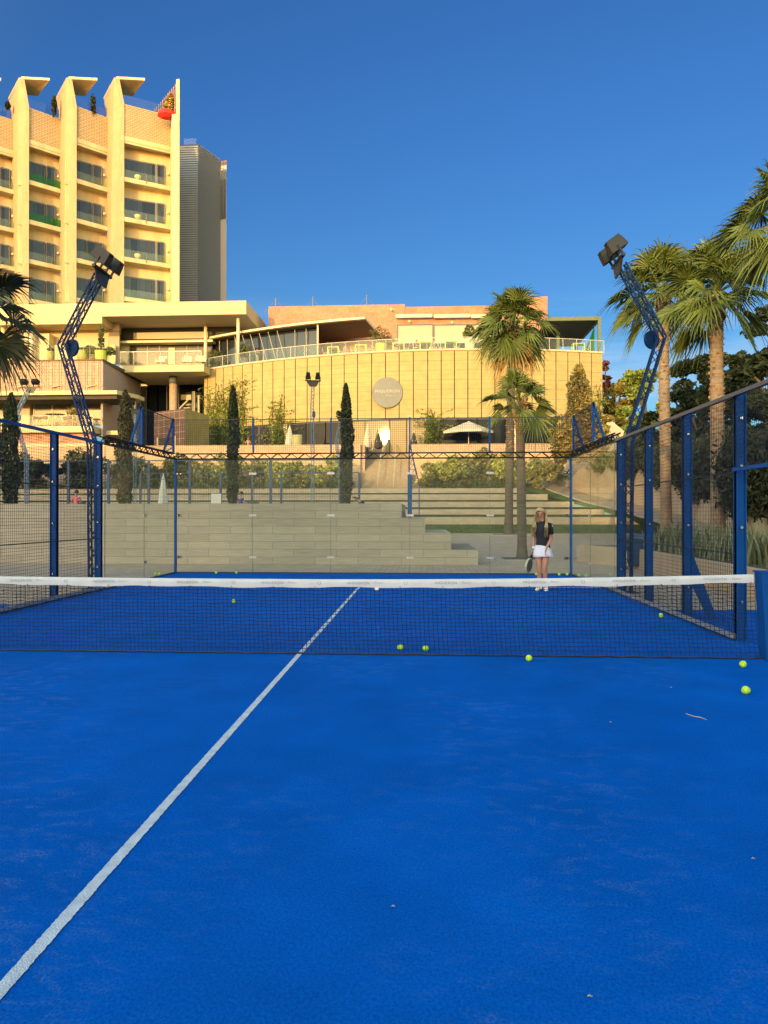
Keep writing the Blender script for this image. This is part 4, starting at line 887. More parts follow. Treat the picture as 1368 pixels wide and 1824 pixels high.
# green framed pergola at the right end of the terrace
pg = thing('pergola', 'olive green steel pergola with dark slatted roof at the right end of the terrace', 'pergola', (13,67,ZTER)); GR = mat('olive_frame', (.11,.14,.06), .6); PO = (13,67,ZTER)
xa, xb = bear(972)*66, xf(1071,.6); ya, yb = fy(xb)+.6, 76; zz = zat(563,66,1071)
m = MB(PO); m.box(xa,xb,ya,ya+.25,zz-.35,zz); m.box(xb-.25,xb,ya+.25,yb,zz-.35,zz); m.box(xa,xb-.25,yb,yb+.25,zz-.35,zz); m.build('beam', GR, pg)
m = MB(PO)
for k in range(22): x = xa+.3+(xb-xa-.6)*k/21; m.box(x-.10,x+.10,ya+.26,yb-.01,zz-.30,zz-.22)
m.box(xa+.1,xb-.26,ya+.26,yb-.01,zz-.19,zz-.16); m.build('slatted_roof', mat('dark_slats', (.03,.03,.028), .7), pg)
for x, y in ((xb-.14,ya+.12),(xb-.14,yb-.2),(xb-3.2,ya+4)): m = MB(PO); m.bar((x,y,ZTER),(x,y,zz-.34), .26); m.build('post', GR, pg)
m = MB(PO); m.sheet([(xb-.32,ya+1.2,ZTER),(xb-.32,ya+4.6,ZTER),(xb-.32,ya+4.6,zz-1.9),(xb-.32,ya+1.2,zz-.6)], (.02,0,0)); m.build('side_screen', mat('green_screen', (.01,.22,.06), .5), pg)
m = MB(PO); m.box(xa,xb-3.0,ya+6,ya+6.1,ZTER,zz-.36); m.build('back_glazing', WINDARK, pg)
# ---------------------------------------------------------------- upper garden terrace in front of the building
GWALL = brickmat('garden_wall_stone', (.56,.38,.23), (.52,.34,.20), (.34,.23,.14), .55, .22, .012, var=.12)
gx0, gx1 = bear(642)*60.2, bear(735)*60.2
m = MB((-20,60.2,3.5)); m.box(-50, gx0, 60.2, 60.55, 2.6, 7.55); m.box(gx0+.002, gx0+.35, 60.55, 64, 3.4, 7.549); tag(m.build('garden_wall', GWALL), 'orange stone garden wall left of the garden steps, topped by the parapet', 'wall')
m = MB((8,60.2,3.5)); m.box(gx1, 12, 60.2, 60.55, 2.6, 7.55); m.box(gx1-.35, gx1-.002, 60.55, 64, 3.4, 7.549); tag(m.build('garden_wall', GWALL), 'orange stone garden wall right of the garden steps, behind the palms', 'wall')
st = thing('garden_steps', 'flight of pale steps with a thin handrail climbing between the garden walls', 'steps', ((gx0+gx1)/2,60,3.5)); SO = tuple(st.location); m = MB(SO)
for k in range(20): m.box(gx0+.37, gx1-.37, 57.6+k*.32, 64.2, 3.52+k*.174, 3.52+(k+1)*.174-.003)
m.build('treads', mat('step_stone', (.30,.23,.16), .85, var=.1), st)
m = MB(SO)
for x in ((gx0+gx1)/2-.6,(gx0+gx1)/2+.7):
    m.bar((x,57.7,4.5),(x,63.8,7.9), .05)
    for k in range(5): m.bar((x,57.8+k*1.5,3.6+k*.8),(x,57.8+k*1.5,4.6+k*.82), .04)
m.build('handrail', mat('rail_paint', (.42,.38,.3), .5), st)
V = [(-50,60.5,ZG),(gx0,60.5,ZG),(gx0,84,ZG),(-50,84,ZG),(gx0,64,ZG),(22,64,ZG),(22,84,ZG),(gx0,84,ZG),(gx1,60.5,ZG),(22,60.5,ZG),(22,64,ZG),(gx1,64,ZG)]
struct(npmesh('upper_terrace', V, [(0,1,2,3),(4,5,6,7),(8,9,10,11)], mat('terrace_floor', (.45,.35,.25), .9)))
# slim lawn edge and slope to the right of the building
# ================================================================ LEFT TERRACE WING (under the hotel)
LW = (-28, 68, ZG); lw = thing('terrace_wing', 'low cream wing with broad flat canopy, glazed balcony and brick lattice at the left', 'building', LW)
def X(u, Y): return bear(u)*Y
YC = 67.8; zt0, zb0, zb1 = zat(535,YC,438), zat(559,YC,438), zat(577,YC,100)
FASC = mat('cream_fascia', (.60,.49,.25), .8, var=.03, vscale=.4); SOFF = mat('soffit_render', (.50,.42,.30), .85)
m = MB(LW); m.box(X(181,YC), X(438,YC), YC, 78, zb0, zt0); m.box(-62, X(181,YC), YC+.002, 78, zb1, zt0-.002); m.build('canopy', FASC, lw)
m = MB(LW); m.prism([(X(160,YC),68.2),(X(436,YC),68.2),(X(436,YC),77.8),(X(160,YC),77.8)], zb0-.004, zb0-.002); m.build('soffit', SOFF, lw)
# balcony slab, glass front
YB2 = 68.2; a, b = X(213,YB2), X(363,YB2); z0, z1 = zat(663,YB2,213), zat(651,YB2,213)
m = MB(LW); m.box(a, b, YB2, 79, z0, z1); m.build('balcony_slab', FASC, lw)
m = MB(LW); m.box(a+.15, b-.1, YB2+.5, YB2+.9, z1, zat(647,YB2,213)); m.build('planter_kerb', ORANGE, lw)
m = MB(LW); g_ = MB(LW)
for k in range(7):
    x = a+(b-a-.3)*k/6; m.bar((x,YB2+.1,z1),(x,YB2+.1,z1+1.35), .03)
    if k < 6: g_.box(x+.03, x+(b-a-.3)/6-.03, YB2+.1, YB2+.112, z1+.05, z1+1.3)
m.bar((a,YB2+.1,z1+1.38),(b-.3,YB2+.1,z1+1.38), .07); r__ = m.build('balustrade', mat('cream_rail', (.75,.68,.48), .5), lw); g_.build('glass_infill', TGL, r__)
# back of the balcony: grey fascia, cream panel, awning ledge, glazing, cream pier
YK = 72.3; 
def bk(u0,u1,v0,v1,y,d=.2): return (X(u0,y),X(u1,y),y,y+d,zat(v1,y,(u0+u1)/2),zat(v0,y,(u0+u1)/2))
MB(LW).box(*bk(212,420,575,607,YK)).build('grey_fascia', mat('shaded_slate', (.05,.05,.045), .8), lw)  # grey paint, darkened to carry the canopy's shade
MB(LW).box(*bk(237,370,591,603,YK-.15,.14)).build('blind_panel', mat('panel_render', (.48,.42,.30), .8), lw)
MB(LW).box(*bk(214,378,605.5,609.5,YK-1.2,1.1)).build('awning_ledge', CREAMW, lw)
MB(LW).box(*bk(228,378,610,652,YK)).build('balcony_glazing', winmat('balcony_glazing_glass', (.075,.07,.053), .03, .02), lw)
MB(LW).box(*bk(214,229,610,652,YK-.3,.4)).build('pier', FASC, lw)
MB(LW).box(*bk(300,311,619,650,YK-.1,.08)).build('door', CREAM, lw)
m = MB(LW)
for u in (262,283,332,352): q = bk(u,u+1,610,652,YK-.06,.05); m.box(*q)
m.build('mullions', mat('mullion_paint', (.4,.33,.24)), lw)
# tan back wall under the left canopy with doors and lit piers
MB(LW).box(*bk(-120,212,560,648,70.3)).build('back_wall', mat('tan_render', (.56,.44,.27), .85, var=.05), lw)
MB(LW).box(*bk(192,212,587,648,70.1,.19)).build('louvre_door', mat('door_tan', (.42,.33,.21), .8), lw)
m = MB(LW)
for k in range(5): q = bk(193,212,589+k*2,590+k*2,70.0,.09); m.box(*q)
m.build('vent_slats', mat('vent_brown', (.2,.15,.1)), lw)
MB(LW).box(*bk(55,87,594,648,69.2,1.0)).build('bar_box', CREAM, lw)
MB(LW).box(*bk(97,160,614,648,69.3,.9)).build('bar_counter', FASC, lw)
MB(LW).box(*bk(195,205,614,648,69.6,.3)).build('pier', FASC, lw)
for u in (5,47,56): m = MB(LW); m.tube([(X(u,68.6),68.6,zat(645,68.6,u)),(X(u,68.6),68.6,zb1)], .22, 12); m.build('column', CREAMW, lw, smooth=True)
m = MB(LW); m.tube([(X(134,67.5),67.5,zat(600,67.5,134)),(X(134,67.5),67.5,zat(543,67.5,134))], .14, 10); m.build('flue', CREAMW, lw, smooth=True)
# lattice front with floor edge, wire railing
YL = 63.5; LATT = brickmat('brick_lattice', (.60,.40,.27), (.52,.33,.22), (.30,.18,.11), .16, .30, .022, offset=0, var=.1, bump=.8)
zl0, zl1 = zat(697,YL,100), zat(643,YL,100); xe = X(183,YL); xb_ = X(250,73.6)
m = MB(LW); m.box(-62, xe, YL, YL+.2, zl0, zl1); m.build('brick_lattice_wall', LATT, lw)
m = MB(LW)
for k in range(0, 150): x = xe-.02-k*.21; m.box(x-.05, x, YL-.06, YL-.002, zl0+.02, zl1-.02) if k % 3 else None
for k in range(8): x = xe-.6-k*3.4; m.bar((x,YL-.1,zl0+.55),(x-.9,YL-.28,zl0+.35), .09)
m.bar((-62,YL-.09,zl0+.5),(xe,YL-.09,zl0+.5), .05); m.build('lattice_slats', mat('slat_tile', (.58,.38,.25), .8, var=.15), lw)
m = MB(LW); m.box(-62, xe+.05, YL-.12, 73, zl1, zl1+.12); m.build('floor_edge', mat('rust_edge', (.16,.10,.06), .8), lw)
m = MB(LW)
for k in range(46): x = xe-k*.62; m.bar((x,YL-.05,zl1+.1),(x,YL-.05,zl1+1.45), .03)
for k in range(8): m.bar((-62,YL-.05,zl1+.25+k*.16),(xe,YL-.05,zl1+.25+k*.16), .012)
m.build('wire_railing', mat('wire_paint', (.35,.30,.22), .6), lw)
MAUVE = mat('mauve_render', (.40,.31,.27), .85, var=.04)
m = MB(LW); m.wall((xe,YL), (xb_,73.6), 8.6, zl1-.0, .2); m.build('side_wall', MAUVE, lw)
m = MB(LW); m.prism([(xe+.02,YL-.1),(xb_+.5,73.6),(xb_+.5,74),(xe-4,74)], zl1+.002, z0+.0); m.build('link_slab', GREY, lw)
m = MB(LW); m.box(xe, X(213,70), 69.6, 70, zl1, z1+.2); m.build('link_wall', mat('link_grey', (.2,.2,.19)), lw)  # one even grey over the whole wall
# eave slab and glazed restaurant
YE = 61.5; ze0, ze1 = zat(703,YE,100), zat(696,YE,100); xee = X(208,YE)
m = MB(LW); m.prism([(-62,YE),(xee,YE),(xee+.9,YE+2.6),(xee+.9,YE+4),(-62,YE+4)], ze0, ze1); m.build('eave', FASC, lw)
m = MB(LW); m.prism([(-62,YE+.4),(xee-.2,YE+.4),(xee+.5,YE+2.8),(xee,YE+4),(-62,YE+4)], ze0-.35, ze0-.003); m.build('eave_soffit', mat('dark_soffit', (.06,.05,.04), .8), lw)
YR = 65.2; zr0, zr1 = zat(757,YR,100), zat(714,YR,100)
for (u0, u1) in ((-60,12),(12,40),(60,92),(94,130),(143,182)):
    a, b = X(u0,YR), X(u1,YR); f_ = MB(LW)
    for x in (a,b): f_.box(x-.05,x+.05,YR-.03,YR+.06,zr0,zr1)
    f_.box(a+.05,b-.05,YR-.02,YR+.05,zr1-.08,zr1); fr = f_.build('window', CREAMW, lw); MB(LW).box(a+.05,b-.05,YR,YR+.02,zr0,zr1-.08).build('pane', winmat('restaurant_glass', (.22,.20,.145), .05, .03), fr)
for (u0, u1) in ((42,56),(130,143)): MB(LW).box(X(u0,YR), X(u1,YR), YR-.35, YR+.2, zr0, zr1).build('pier', mat('pink_render', (.62,.44,.30), .85), lw)
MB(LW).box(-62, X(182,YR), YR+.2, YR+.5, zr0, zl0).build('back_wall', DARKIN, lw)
YF = 62.2; zf0, zf1 = zat(770,YF,100), zat(759,YF,100)
MB(LW).box(-62, X(165,YF), YF, YR+.6, zf0, zf1).build('floor_slab', FASC, lw)
MB(LW).box(X(165,YF), X(213,64.5), YF+2, YR+2.6, zf0-.02, zf1-.2).build('side_slab', FASC, lw)
m = MB(LW); g_ = MB(LW)
for k in range(16): x = X(164,YF)-k*1.9; m.bar((x,YF+.1,zf1),(x,YF+.1,zf1+1.05), .03); g_.box(x-1.87,x-.03,YF+.1,YF+.112,zf1+.05,zf1+1.05)
r__ = m.build('balustrade', CREAMW, lw); g_.build('glass_infill', TGL, r__)
m = MB(LW); q = bk(184,246,712,800,69,.1); m.box(q[0],X(246,73),q[2],q[3],ZG,zat(718,69,200)); m.build('lobby_glazing', winmat('lobby_glass', (.12,.115,.085), .06, .03), lw)
m = MB(LW)
for u in (186,198,212,226,240): x = X(u,68.9); m.box(x-.06,x+.06,68.85,68.98,ZG,zat(716,69,200))
m.bar((X(184,68.9),68.9,zat(735,69,200)),(X(246,68.9),68.9,zat(735,69,200)), .1); m.build('lobby_mullions', CREAMW, lw)
MB(LW).box(-62, X(163,62.9), 62.9, 63.3, zat(790,62.9,100), zf0).build('red_stone_band', brickmat('red_stone', (.48,.20,.12), (.60,.34,.22), (.3,.17,.1), .45, .16, .01, var=.25), lw)
MB(LW).box(-62, X(205,62.8), 62.8, 63.4, ZG-.3, zat(790,62.8,100)-.002).build('lower_wall', CREAM, lw)
# entrance recess
YG_ = 75.2; 
for (u0, u1) in ((250,263),(263,281),(281,297),(318,345),(345,362)):
    a, b = X(u0,YG_), X(u1,YG_); z1_ = zat(684,YG_,300); f_ = MB(LW)
    for x in (a,b): f_.box(x-.06,x+.06,YG_-.03,YG_+.06,ZG,z1_)
    fr = f_.build('window', mat('mullion_paint', (.4,.33,.24)), lw); MB(LW).box(a+.06,b-.06,YG_,YG_+.02,ZG,z1_).build('pane', WINDARK if u0 != 250 else winmat('lobby_glass', (.2,.19,.14)), fr)
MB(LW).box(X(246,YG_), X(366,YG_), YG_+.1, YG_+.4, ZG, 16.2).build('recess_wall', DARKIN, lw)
m = MB(LW); xc = X(308.5,70.5); m.tube([(xc,70.5,ZG),(xc,70.5,zat(684,70.5,308))], .40, 18); m.build('round_column', mat('speckled_stone', (.45,.30,.18), .9, var=.3, vscale=12), lw, smooth=True)
m = MB(LW); m.tube([(xc,70.5,zat(684,70.5,308)),(xc,70.5,z0)], .42, 18); m.build('column_cap', GREY, lw, smooth=True)
# white stair inside
sr = MB((X(330,73.5),73.5,ZG)); o_ = sr.o
for k in range(9): a_ = .35*k; sr.box(o_[0]-.3+.12*k, o_[0]+.9+.12*k, 73.4+.0*k, 74.3, zat(722,73.5,330)-k*.32, zat(722,73.5,330)-k*.32+.09)
sr.bar((X(320,73.3),73.3,zat(728,73.3,320)),(X(336,73.3),73.3,zat(712,73.3,336)), .35, .12); sr.box(X(342,73), X(347,73), 72.9, 73.2, ZG, zat(697,73,345)); sr.box(X(352,73.6), X(356,73.6), 73.4, 73.6, ZG, zat(704,73.5,345))
sr.box(X(322,74.2), X(340,74.2), 74.2, 74.4, zat(712,74.2,330), zat(703,74.2,330)); tag(sr.build('entrance_stair', CREAMW), 'white open stair seen in the shaded recess beside the round stone column', 'stair')
# brown tiled kiosk
KO = (X(330,60.8),60.8,ZG); kt = thing('tiled_kiosk', 'brown tiled kiosk with an olive lit side wall beside the vine', 'kiosk', KO)
zk = zat(728,60.8,330); TILE = brickmat('brown_tile', (.085,.048,.040), (.10,.058,.045), (.30,.22,.17), .62, .62, .018, offset=0, var=.18)
A = (X(275,63.0),63.0); B_ = (KO[0],KO[1]); C_ = (X(372,65.0),65.0); D_ = (X(330,68),68)
m = MB(KO); m.prism([A,B_,C_,D_], ZG, zk); m.build('body', mat('olive_render', (.34,.27,.09), .8, var=.15, vscale=1.5), kt)
m = MB(KO); d_ = Vector((B_[0]-A[0],B_[1]-A[1])).normalized(); n2 = Vector((-d_.y,d_.x))*-.06; 
m.hexa([(A[0]+n2.x,A[1]+n2.y,ZG),(B_[0]+n2.x,B_[1]+n2.y,ZG),(B_[0],B_[1],ZG),(A[0],A[1],ZG),(A[0]+n2.x,A[1]+n2.y,zk+.03),(B_[0]+n2.x,B_[1]+n2.y,zk+.03),(B_[0],B_[1],zk+.03),(A[0],A[1],zk+.03)]); m.build('tile_front', TILE, kt)
m = MB(KO); p = Vector(A).lerp(Vector(B_), .18); q = Vector(A).lerp(Vector(B_), .68); m.wall((p.x+n2.x*2,p.y+n2.y*2),(q.x+n2.x*2,q.y+n2.y*2), zat(802,62,290), zat(780,62,290), .05); m.build('hatch', DARKIN, kt)
m = MB(KO)
for s_ in (.14,.16,.70,.72): p = Vector(A).lerp(Vector(B_), s_); m.bar((p.x+n2.x*2.4,p.y+n2.y*2.4,zat(803,62,290)),(p.x+n2.x*2.4,p.y+n2.y*2.4,zat(778,62,290)), .12)
m.build('hatch_frame', mat('hatch_tan', (.4,.3,.18)), kt)
# ================================================================ HOTEL TOWER
HY = 78.0; HO = (-30, HY, 20); ht = thing('hotel_tower', 'sunlit cream hotel tower with sawtooth balconies and tall canopied fins', 'hotel', HO)
def pa(u, v, Y): return Vector(at(u, v, Y))
def Z(v): return zat(v, HY, 215)
YBk = HY*1.036
teeth = [(-128,-56,0),(-42,27,0),(45,109,0),(130,192,0),(215,303,0)]   # u of near corner A and far end B of every tooth
lev = [Z(v) for v in (247.8,320.8,392.4,463.7,535.0)]
HCR = mat('hotel_cream', (.50,.44,.265), .85, var=.16, vscale=.9, bump=.05, bscale=6, stretch=(1,1,.22)); HPAN = brickmat('hotel_panels', (.39,.305,.18), (.365,.285,.165), (.32,.23,.13), 1.6, 1.35, .012, axes='YZ', var=.05, bump=.15)
SCREEN = brickmat('pierced_screen', (.45,.385,.235), (.42,.355,.215), (.27,.215,.12), .42, .21, .045, var=.08, bump=1.0)
HGL = glassmat('hotel_balustrade_glass', (.93,.97,.88), .03, 0, .035, (.5,.6,.3)); HGG = glassmat('green_balustrade_glass', (.35,.72,.38), .03, 0, .05, (.1,.5,.15))
zbot = 20.5
CURT = mat('window_curtain', (.20,.19,.18), .8, var=.55, vscale=6, stretch=(1,1,.05))
for ti, (ua, ub, _) in enumerate(teeth):
    A = Vector((bear(ua)*HY, HY)); B = Vector((bear(ub)*YBk, YBk)); d = (B-A).normalized(); nb = Vector((-d.y, d.x)); Lg = (B-A).length
    A2 = A+nb*1.55; B2 = B+nb*.9
    zs = Z(182); 
    m = MB(HO); m.wall(A, B, lev[0]-.0, zs, .25); m.build('pierced_screen', SCREEN, ht)
    for li, z in enumerate(lev):
        # slab with upstand; the shaded soffit is its real underside
        m = MB(HO); m.prism([A, B, B2+nb*.8, A2+nb*.5], z, z+.25); m.wall(A-nb*.06, B-nb*.06, z+.02, z+.52, .14)
        if li == 0: m.wall(A, B, z-.25, z, .2)
        sl_ = m.build('balcony', HCR, ht)
        if li == 0: continue
        zt_ = lev[li-1]
        green = (ti == 2 and li in (1,2)) 
        g_ = MB(HO); g_.wall(A+d*.15, B-d*.05, z+.53, z+1.42, .012); g_.build('balustrade_glass', HGG if green else HGL, sl_)
        # back wall and windows
        m = MB(HO); m.wall(A2-d*.4, B2+d*(.5 if ti == 4 else 1.6), z+.25, zt_, .2); m.build('back_wall', HCR, ht)
        wide = (.05, .72) if ti == 4 else (.05, .60); nar = (.75, .90) if ti == 4 else (.66, .88)
        if ti == 3 and li >= 3: wide, nar = (.04,.46), (.50,.92)
        for wi, (s0, s1) in enumerate((wide, nar)):
            p = A2.lerp(B2, s0)-nb*.03; q = A2.lerp(B2, s1)-nb*.03; zc = z+3.25; f_ = MB(HO)
            for e_ in (p, q): f_.bar((e_.x,e_.y,z+.25),(e_.x,e_.y,zc), .16)
            f_.bar((p.x,p.y,zc),(q.x,q.y,zc), .16); mid = p.lerp(q, .52); f_.bar((mid.x,mid.y,z+.25),(mid.x,mid.y,zc), .05) if wi == 0 else None; fr = f_.build('window', FRAME, ht)
            MB(HO).wall(p+nb*.01, q+nb*.01, z+.25, zc-.03, .015).build('unlit_room_sheet', DARKIN, fr); MB(HO).wall(p-nb*.075, q-nb*.075, z+.25, zc-.08, .01).build('pane', glassmat('hotel_glass', (.58,.62,.66), .03, .02), fr)  # dark sheet on the wall stands in for the unlit room
            cs = s0+.02 if random.random() < .5 else s0+(s1-s0)*.45; ce = s1-.02 if cs > s0+.1 or wi else s0+(s1-s0)*random.choice((.6,.9)); c = MB(HO); p_ = A2.lerp(B2, cs); q_ = A2.lerp(B2, ce); nn_ = max(4, int((q_-p_).length/.11))
            for k in range(nn_):
                a_ = p_.lerp(q_, k/nn_)-nb*(.045+.025*(k % 2)); b_ = p_.lerp(q_, (k+1)/nn_)-nb*(.045+.025*((k+1) % 2)); c.add([(a_.x,a_.y,z+.35),(b_.x,b_.y,z+.35),(b_.x,b_.y,zc-.1),(a_.x,a_.y,zc-.1)], [(0,1,2,3)])
            c.build('curtain', mat('grey_curtain', (.20,.195,.18), .85, island=.3), fr)
        if ti == 4 and li in (1,2,3):
            m = MB(HO); p = A.lerp(B, .34)+nb*.45; m.lathe((p.x,p.y,z+.25), [(.03,0),(.05,.45),(.34,.62),(.40,.85),(.32,.95),(.16,.9),(.12,.75)], 12); m.build('balcony_chair', CREAMW, ht, smooth=True)
            m = MB(HO); p = A.lerp(B, .5)-nb*.1; m.bar((p.x,p.y,z+.2),(p.x,p.y,z+1.2), .07); m.build('rain_spout', FRAME, ht)
        m = MB(HO); p = B2-d*.15-nb*.1; m.tube([(p.x,p.y,z+2.3),(p.x,p.y-.1,z+2.3)], .14, 10); m.build('wall_lamp', HCR, ht)
    # roof terrace glass behind the screen
    m = MB(HO); m.wall(A+nb*.5, B+nb*.5, zs, zs+1.35, .015); m.build('roof_glass', glassmat('roof_glass', (.80,.88,.95), .03, 0, .015, (.4,.55,.7)), ht)
    m = MB(HO); m.prism([A+nb*.3, B+nb*.3, B+nb*6, A+nb*6], zs-.3, zs-.05); m.build('roof_slab', HCR, ht)
    # fin on the left of this tooth: from the previous far end to this near corner
    if ti > 0:
        pb = Vector((bear(teeth[ti-1][1])*YBk, YBk)); z1 = Z(137); Yr = YBk
        P1 = [(pb.x,pb.y,zbot),(A.x,A.y,zbot),(A.x,A.y,Z(183)),tuple(pa(ua-8.5,139,HY)),tuple(pa(ua-13,136,HY*1.004)),tuple(pa(ub-(ub-ua)-32,172,YBk*1.015)),tuple(pa(ua-26.5,200,YBk*1.005))]
        m = MB(HO); m.sheet(P1, (.32,.06,0)); fin = m.build('fin', HPAN, ht)
        q1 = pa(ua-9,138.5,HY); q4 = Vector(tuple(at(ua+.5,175,YBk))); m = MB(HO)
        q2 = pa(ua+42,145,HY); q3 = pa(ua+20.5,175.5,YBk)
        zc_ = q1.z; m.sheet([(q1.x,q1.y,zc_),(q2.x,q2.y,zc_-.3),(q3.x,q3.y,zc_-.35),(q4.x,q4.y,zc_-.15)], (0,0,.28)); m.build('roof_canopy', HCR, fin)
# end fin
E0 = Vector((bear(303)*YBk, YBk)); E1 = Vector((bear(308)*HY, HY*.995)); E2 = Vector((bear(321)*HY, HY*.995))
m = MB(HO); m.prism([(E0.x,E0.y),(E1.x,E1.y),(E2.x,E2.y),(bear(320)*(YBk+7),YBk+7),(E0.x-3,YBk+7)], zbot, Z(208)); m.prism([(bear(314.5)*HY,HY*.996),(E2.x,HY*.995+.01),(bear(320)*(HY+3),HY+3),(bear(313)*(HY+3),HY+3)], Z(208)+.002, Z(146)); m.build('end_fin', HCR, ht)
m = MB(HO)   # leaning slatted screen on the roof next to the end fin
for k in range(15):
    s_ = k/14; y = HY+.4+s_*6; u = 317-46*s_; m.bar(at(u, 214-10*s_, y), at(u+1.5, 141+56*s_, y), .09, .2)
m.bar(at(317,190,HY+.4), at(271,201,HY+6.4), .08); m.build('slatted_screen', mat('timber_slats', (.30,.19,.11), .8, var=.2), ht)
V, F = leafquads(blobpts([(bear(300)*(HY+1.5),HY+1.5,Z(182),.6,.5,1.3),(bear(303)*(HY+1.5),HY+1.5,Z(168),.4,.4,1.0)], 1500), .15); tag(npmesh('roof_plant', V, F, leafmat(*GOLD), None, (bear(300)*(HY+1.5),HY+1.5,Z(200))), 'tall golden green plant on the roof terrace beside the slatted screen', 'plant')
m = MB((bear(296)*(HY+.9),HY+.9,Z(205))); c = m.o; m.lathe((c[0],c[1],c[2]-.2), [(.5,.3),(1.0,.55),(.95,.95),(.55,1.2),(.2,1.3)], 8, 1.1, .8); tag(m.build('red_cushion', mat('red_fabric', (.55,.02,.02), .8)), 'bright red beanbag on the hotel roof terrace below the golden plant', 'beanbag')
for k, (u, v1) in enumerate(((95,172),(165,176),(12,190))):
    x, y, z = at(u, 200, HY+1.6); V, F = leafquads(blobpts([(x,y,z+.9,.28,.28,1.3 if k < 2 else .5)], 500), .13); tag(npmesh('roof_shrub', V, F, leafmat(*DARKG), None, (x,y,z)), ['slim dark shrub on the hotel roof behind the second visible canopy','slim dark shrub on the hotel roof under the third visible canopy','small dark shrub on the hotel roof at the left edge'][k], 'shrub')
# dark louvred wing in shade behind the end fin
LY = 90.0; LO = (-30, LY, 20); lv = thing('louvred_wing', 'grey louvred hotel wing in shade with pale slotted end, behind the tower', 'building', LO)
a = Vector((bear(321)*LY, LY)); b = Vector((bear(352.5)*LY, LY)); c = Vector((bear(392)*LY*1.047, LY*1.047)); d = Vector((bear(404)*LY*1.047, LY*1.047-.3)); zt_ = zat(256,LY,330)
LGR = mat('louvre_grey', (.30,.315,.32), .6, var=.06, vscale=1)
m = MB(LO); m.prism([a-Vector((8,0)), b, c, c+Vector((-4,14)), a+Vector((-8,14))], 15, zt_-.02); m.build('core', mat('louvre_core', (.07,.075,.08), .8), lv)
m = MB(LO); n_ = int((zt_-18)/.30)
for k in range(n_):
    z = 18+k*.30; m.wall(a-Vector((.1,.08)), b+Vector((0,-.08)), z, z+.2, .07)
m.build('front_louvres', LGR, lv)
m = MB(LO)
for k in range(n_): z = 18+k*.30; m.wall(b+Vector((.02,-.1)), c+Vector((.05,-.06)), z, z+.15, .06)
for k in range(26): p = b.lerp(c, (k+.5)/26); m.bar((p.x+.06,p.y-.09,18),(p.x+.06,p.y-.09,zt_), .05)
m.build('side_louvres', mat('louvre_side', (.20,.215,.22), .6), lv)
ze_ = zat(293,LY*1.047,398)
m = MB(LO); m.prism([c, d, d*1.12, c*1.12], 15, ze_); m.build('end_wall', mat('end_render', (.55,.52,.46), .8), lv)
m = MB(LO)
for k in range(4): p = c.lerp(d, (k+.5)/4); m.box(p.x-.07, p.x+.07, p.y-.2, p.y-.02, zat(390,LY*1.047,398), ze_-.8)
m.build('end_slots', FRAME, lv)
m = MB(LO)
for k in range(9): p = c.lerp(d, k/8); m.bar((p.x,p.y,ze_-.1),(p.x,p.y,ze_+.5), .08)
for k in range(5): m.bar((c.x-2.2+k*.5,c.y-3+k*.7,ze_),(c.x-2.2+k*.5,c.y-3+k*.7,ze_+.9), .08)
m.build('roof_spikes', mat('timber_slats', (.3,.19,.11)), lv)
m = MB(LO); m.wall(a+Vector((.3,.4)), b+Vector((-.4,.4)), zt_, zt_+1.0, .02); m.build('roof_glass', MATS['roof_glass'], lv)
# ================================================================ CLIMBING VINES on the curved wall
def vine(u0, u1, v0, v1, n, seeds, label, col, name='climbing_vine'):
    rs = np.random.RandomState(seeds); P = []; xa = xf(u0); xb = xf(u1); segs = []
    for k in range(n):
        x = rs.uniform(xa, xb); z = ZG; ztop = zat(v0+rs.uniform(0,.5)*(v1-v0), 64, (u0+u1)/2); pts = [(x,z)]
        while z < ztop:
            x += rs.normal()*.10; z += rs.uniform(.12,.3); x = min(max(x,xa-.4),xb+.4); pts.append((x,z))
            if rs.uniform() < .16:
                xx, zz_ = x, z; s_ = rs.choice((-1,1))
                for q in range(rs.randint(4,13)): xx += s_*rs.uniform(.1,.2); zz_ += rs.normal()*.06+.01; P.append((xx, fy(xx)-.08, zz_)); 
        for (x_, z_) in pts:
            dens = 1+int(5*max(0,1-(z_-ZG)/(ztop-ZG+.1))**.8)
            for q in range(dens): xx = x_+rs.normal()*.10; P.append((xx, fy(xx)-.06-abs(rs.normal())*.10, z_+rs.normal()*.12))
        segs.append([(a_, fy(a_)-.04, b_) for a_, b_ in pts])
    off = (xa, fy(xa)-.1, ZG); t = thing(name, label, 'climbing plant', off, 0, 'climbing plants on the curved wall'); V, F = leafquads(np.array(P), .105, .6, 0, rs); npmesh('leaves', V, F, leafmat(*col), t, off); m = MB(off)
    for s_ in segs: m.tube(s_[::3], .018, 4, False)
    m.build('stems', BARK, t)
VG = ('vine_leaf', (.16,.19,.03))
vine(374,434,655,800,48,1,'wide climbing vine covering the left end of the curved wall behind the dark cypress',VG)
vine(486,511,690,800,16,2,'climbing vine on the pier between the open doorway and the dark glazing',VG)
vine(440,470,745,800,2,6,'sparse vine tendrils above the open doorway',VG)
vine(757,783,728,800,24,3,'climbing vine on the pier right of the bright glare',VG)
vine(1030,1072,680,800,16,4,'loose climbing vine at the right end of the curved wall',VG)
for (u, w, h, lab, o_) in ((496,.62,2.6,'leafy bush trained round the pier left of the folded parasol',-.45),(770,.68,3.0,'leafy column of ivy round the pier right of the glare',-.45)):
    x = xf(u); off = (x,fy(x)+o_,ZG); V, F = leafquads(blobpts([(x,fy(x)+o_,ZG+h*.3,w,.45,h*.36),(x+.05,fy(x)+o_,ZG+h*.7,w*.85,.4,h*.36)], 2600), .10); tag(npmesh('ivy_bush', V, F, leafmat('ivy_leaf', (.09,.12,.025)), None, off), lab, 'bush')
